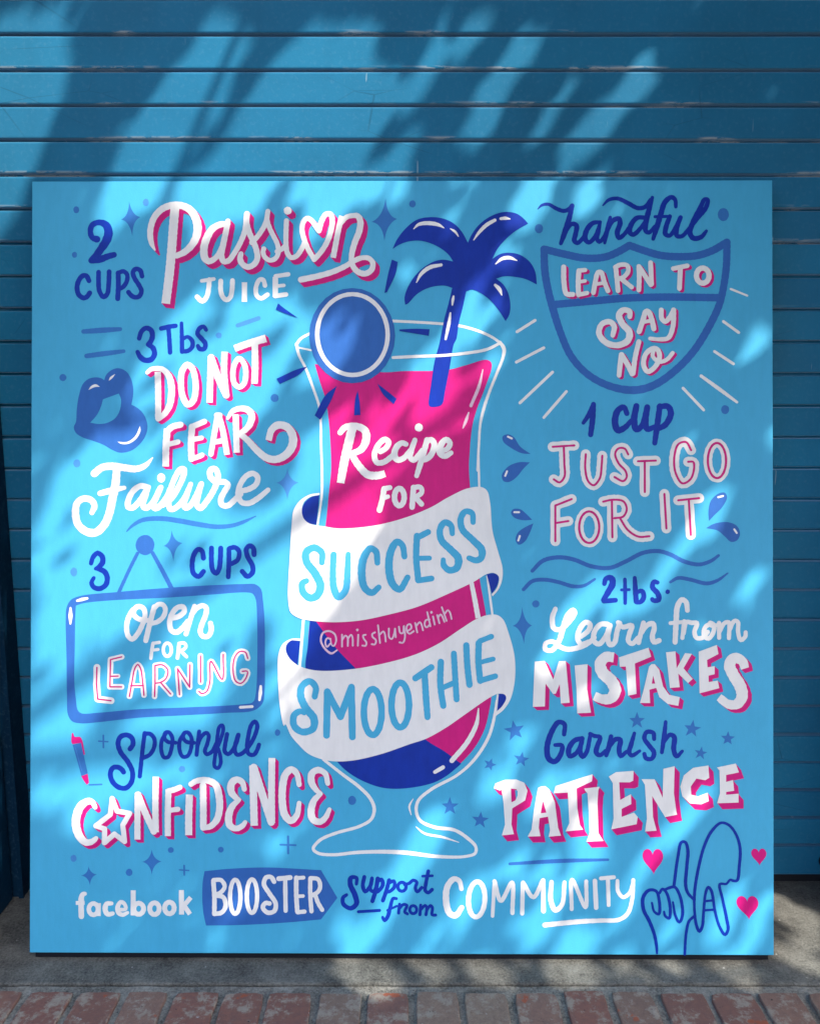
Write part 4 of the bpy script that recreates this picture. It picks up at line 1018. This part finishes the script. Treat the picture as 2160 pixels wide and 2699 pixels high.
while len(placed) < NLEAF and tries < 90000:
    tries += 1
    a = rt.uniform(-1.9, 1.9); b = rt.uniform(-1.7, 1.6)
    dist = rt.uniform(2.9, 4.8)
    p = C0 + E1*a + E2*b + SUN*dist
    # leaf lengths are turned so that their shadows streak the wall
    ax = (AX0*rt.choice((1, -1))*0.8 + Vector((rt.gauss(0, .7), rt.gauss(0, .7), rt.gauss(0, .7)))).normalized()
    nr = (SUN + Vector((rt.gauss(0, .45), rt.gauss(0, .45), rt.gauss(0, .45)))).normalized()
    L = rt.uniform(0.055, 0.095); W = L*rt.uniform(0.44, 0.58)
    lum = max(light_at(trace(p + ax*(L*k))) for k in (-0.3, 0.3))
    if rt.random() > (1-lum)**2.2: continue
    leaf(p, ax, nr, L, W); placed.append(p)

tree = tag(empty('street_tree', (2.1, -4.1, 0.0)), 'leafy street tree standing across the pavement that throws dappled shade on the shutter and board', 'tree')
inv = Matrix.Translation((-2.1, 4.1, 0.0))
crown = mesh_obj('crown', LV, LF, leaf_mat(), tree); crown.matrix_parent_inverse = inv
# trunk and limbs: tapered tubes
def tube(path, radii, n=9):
    vv, ff = [], []
    for i, (p, r) in enumerate(zip(path, radii)):
        d = (path[min(i+1, len(path)-1)] - path[max(i-1, 0)]).normalized()
        a = d.orthogonal().normalized(); c = d.cross(a)
        for k in range(n):
            t = 2*math.pi*k/n
            vv.append(p + (a*math.cos(t) + c*math.sin(t))*r)
    for i in range(len(path)-1):
        for k in range(n): ff.append((i*n+k, i*n+(k+1) % n, (i+1)*n+(k+1) % n, (i+1)*n+k))
    return vv, ff
TVv, TFf = [], []
def addtube(path, radii, n=9):
    vv, ff = tube(path, radii, n); b = len(TVv)
    TVv.extend(vv); TFf.extend([tuple(b+i for i in q) for q in ff])
top = Vector((1.7, -3.0, 4.9))
base = Vector((2.1, -4.1, -0.02))
trunk = [base, base+Vector((0.02, 0.03, 0.6)), base+Vector((-0.08, 0.10, 1.8)), base+Vector((-0.05, 0.25, 2.9)), base+Vector((-0.2, 0.55, 3.9)), top, top+Vector((0.1, 0.5, 0.8))]
addtube(trunk, [0.20, 0.15, 0.13, 0.12, 0.105, 0.08, 0.03], 12)
mk = [q for q in placed]
for i in range(16):
    e = rt.choice(mk); s0 = trunk[4].lerp(trunk[5], rt.random())
    for _ in range(30):
        e = rt.choice(mk)
        hit_ok = all(light_at(trace(s0.lerp(e, k/6.0))) < 0.3 for k in range(2, 7))
        if hit_ok: break
    else: continue
    m_ = s0.lerp(e, 0.5) + Vector((0, 0, 0.10))
    addtube([s0, s0.lerp(m_, 0.5)+Vector((0, 0, .03)), m_, m_.lerp(e, 0.5), e], [0.035, 0.026, 0.018, 0.011, 0.004], 6)
tk = mesh_obj('trunk', TVv, TFf, bark_mat(), tree, smooth=True); tk.matrix_parent_inverse = inv
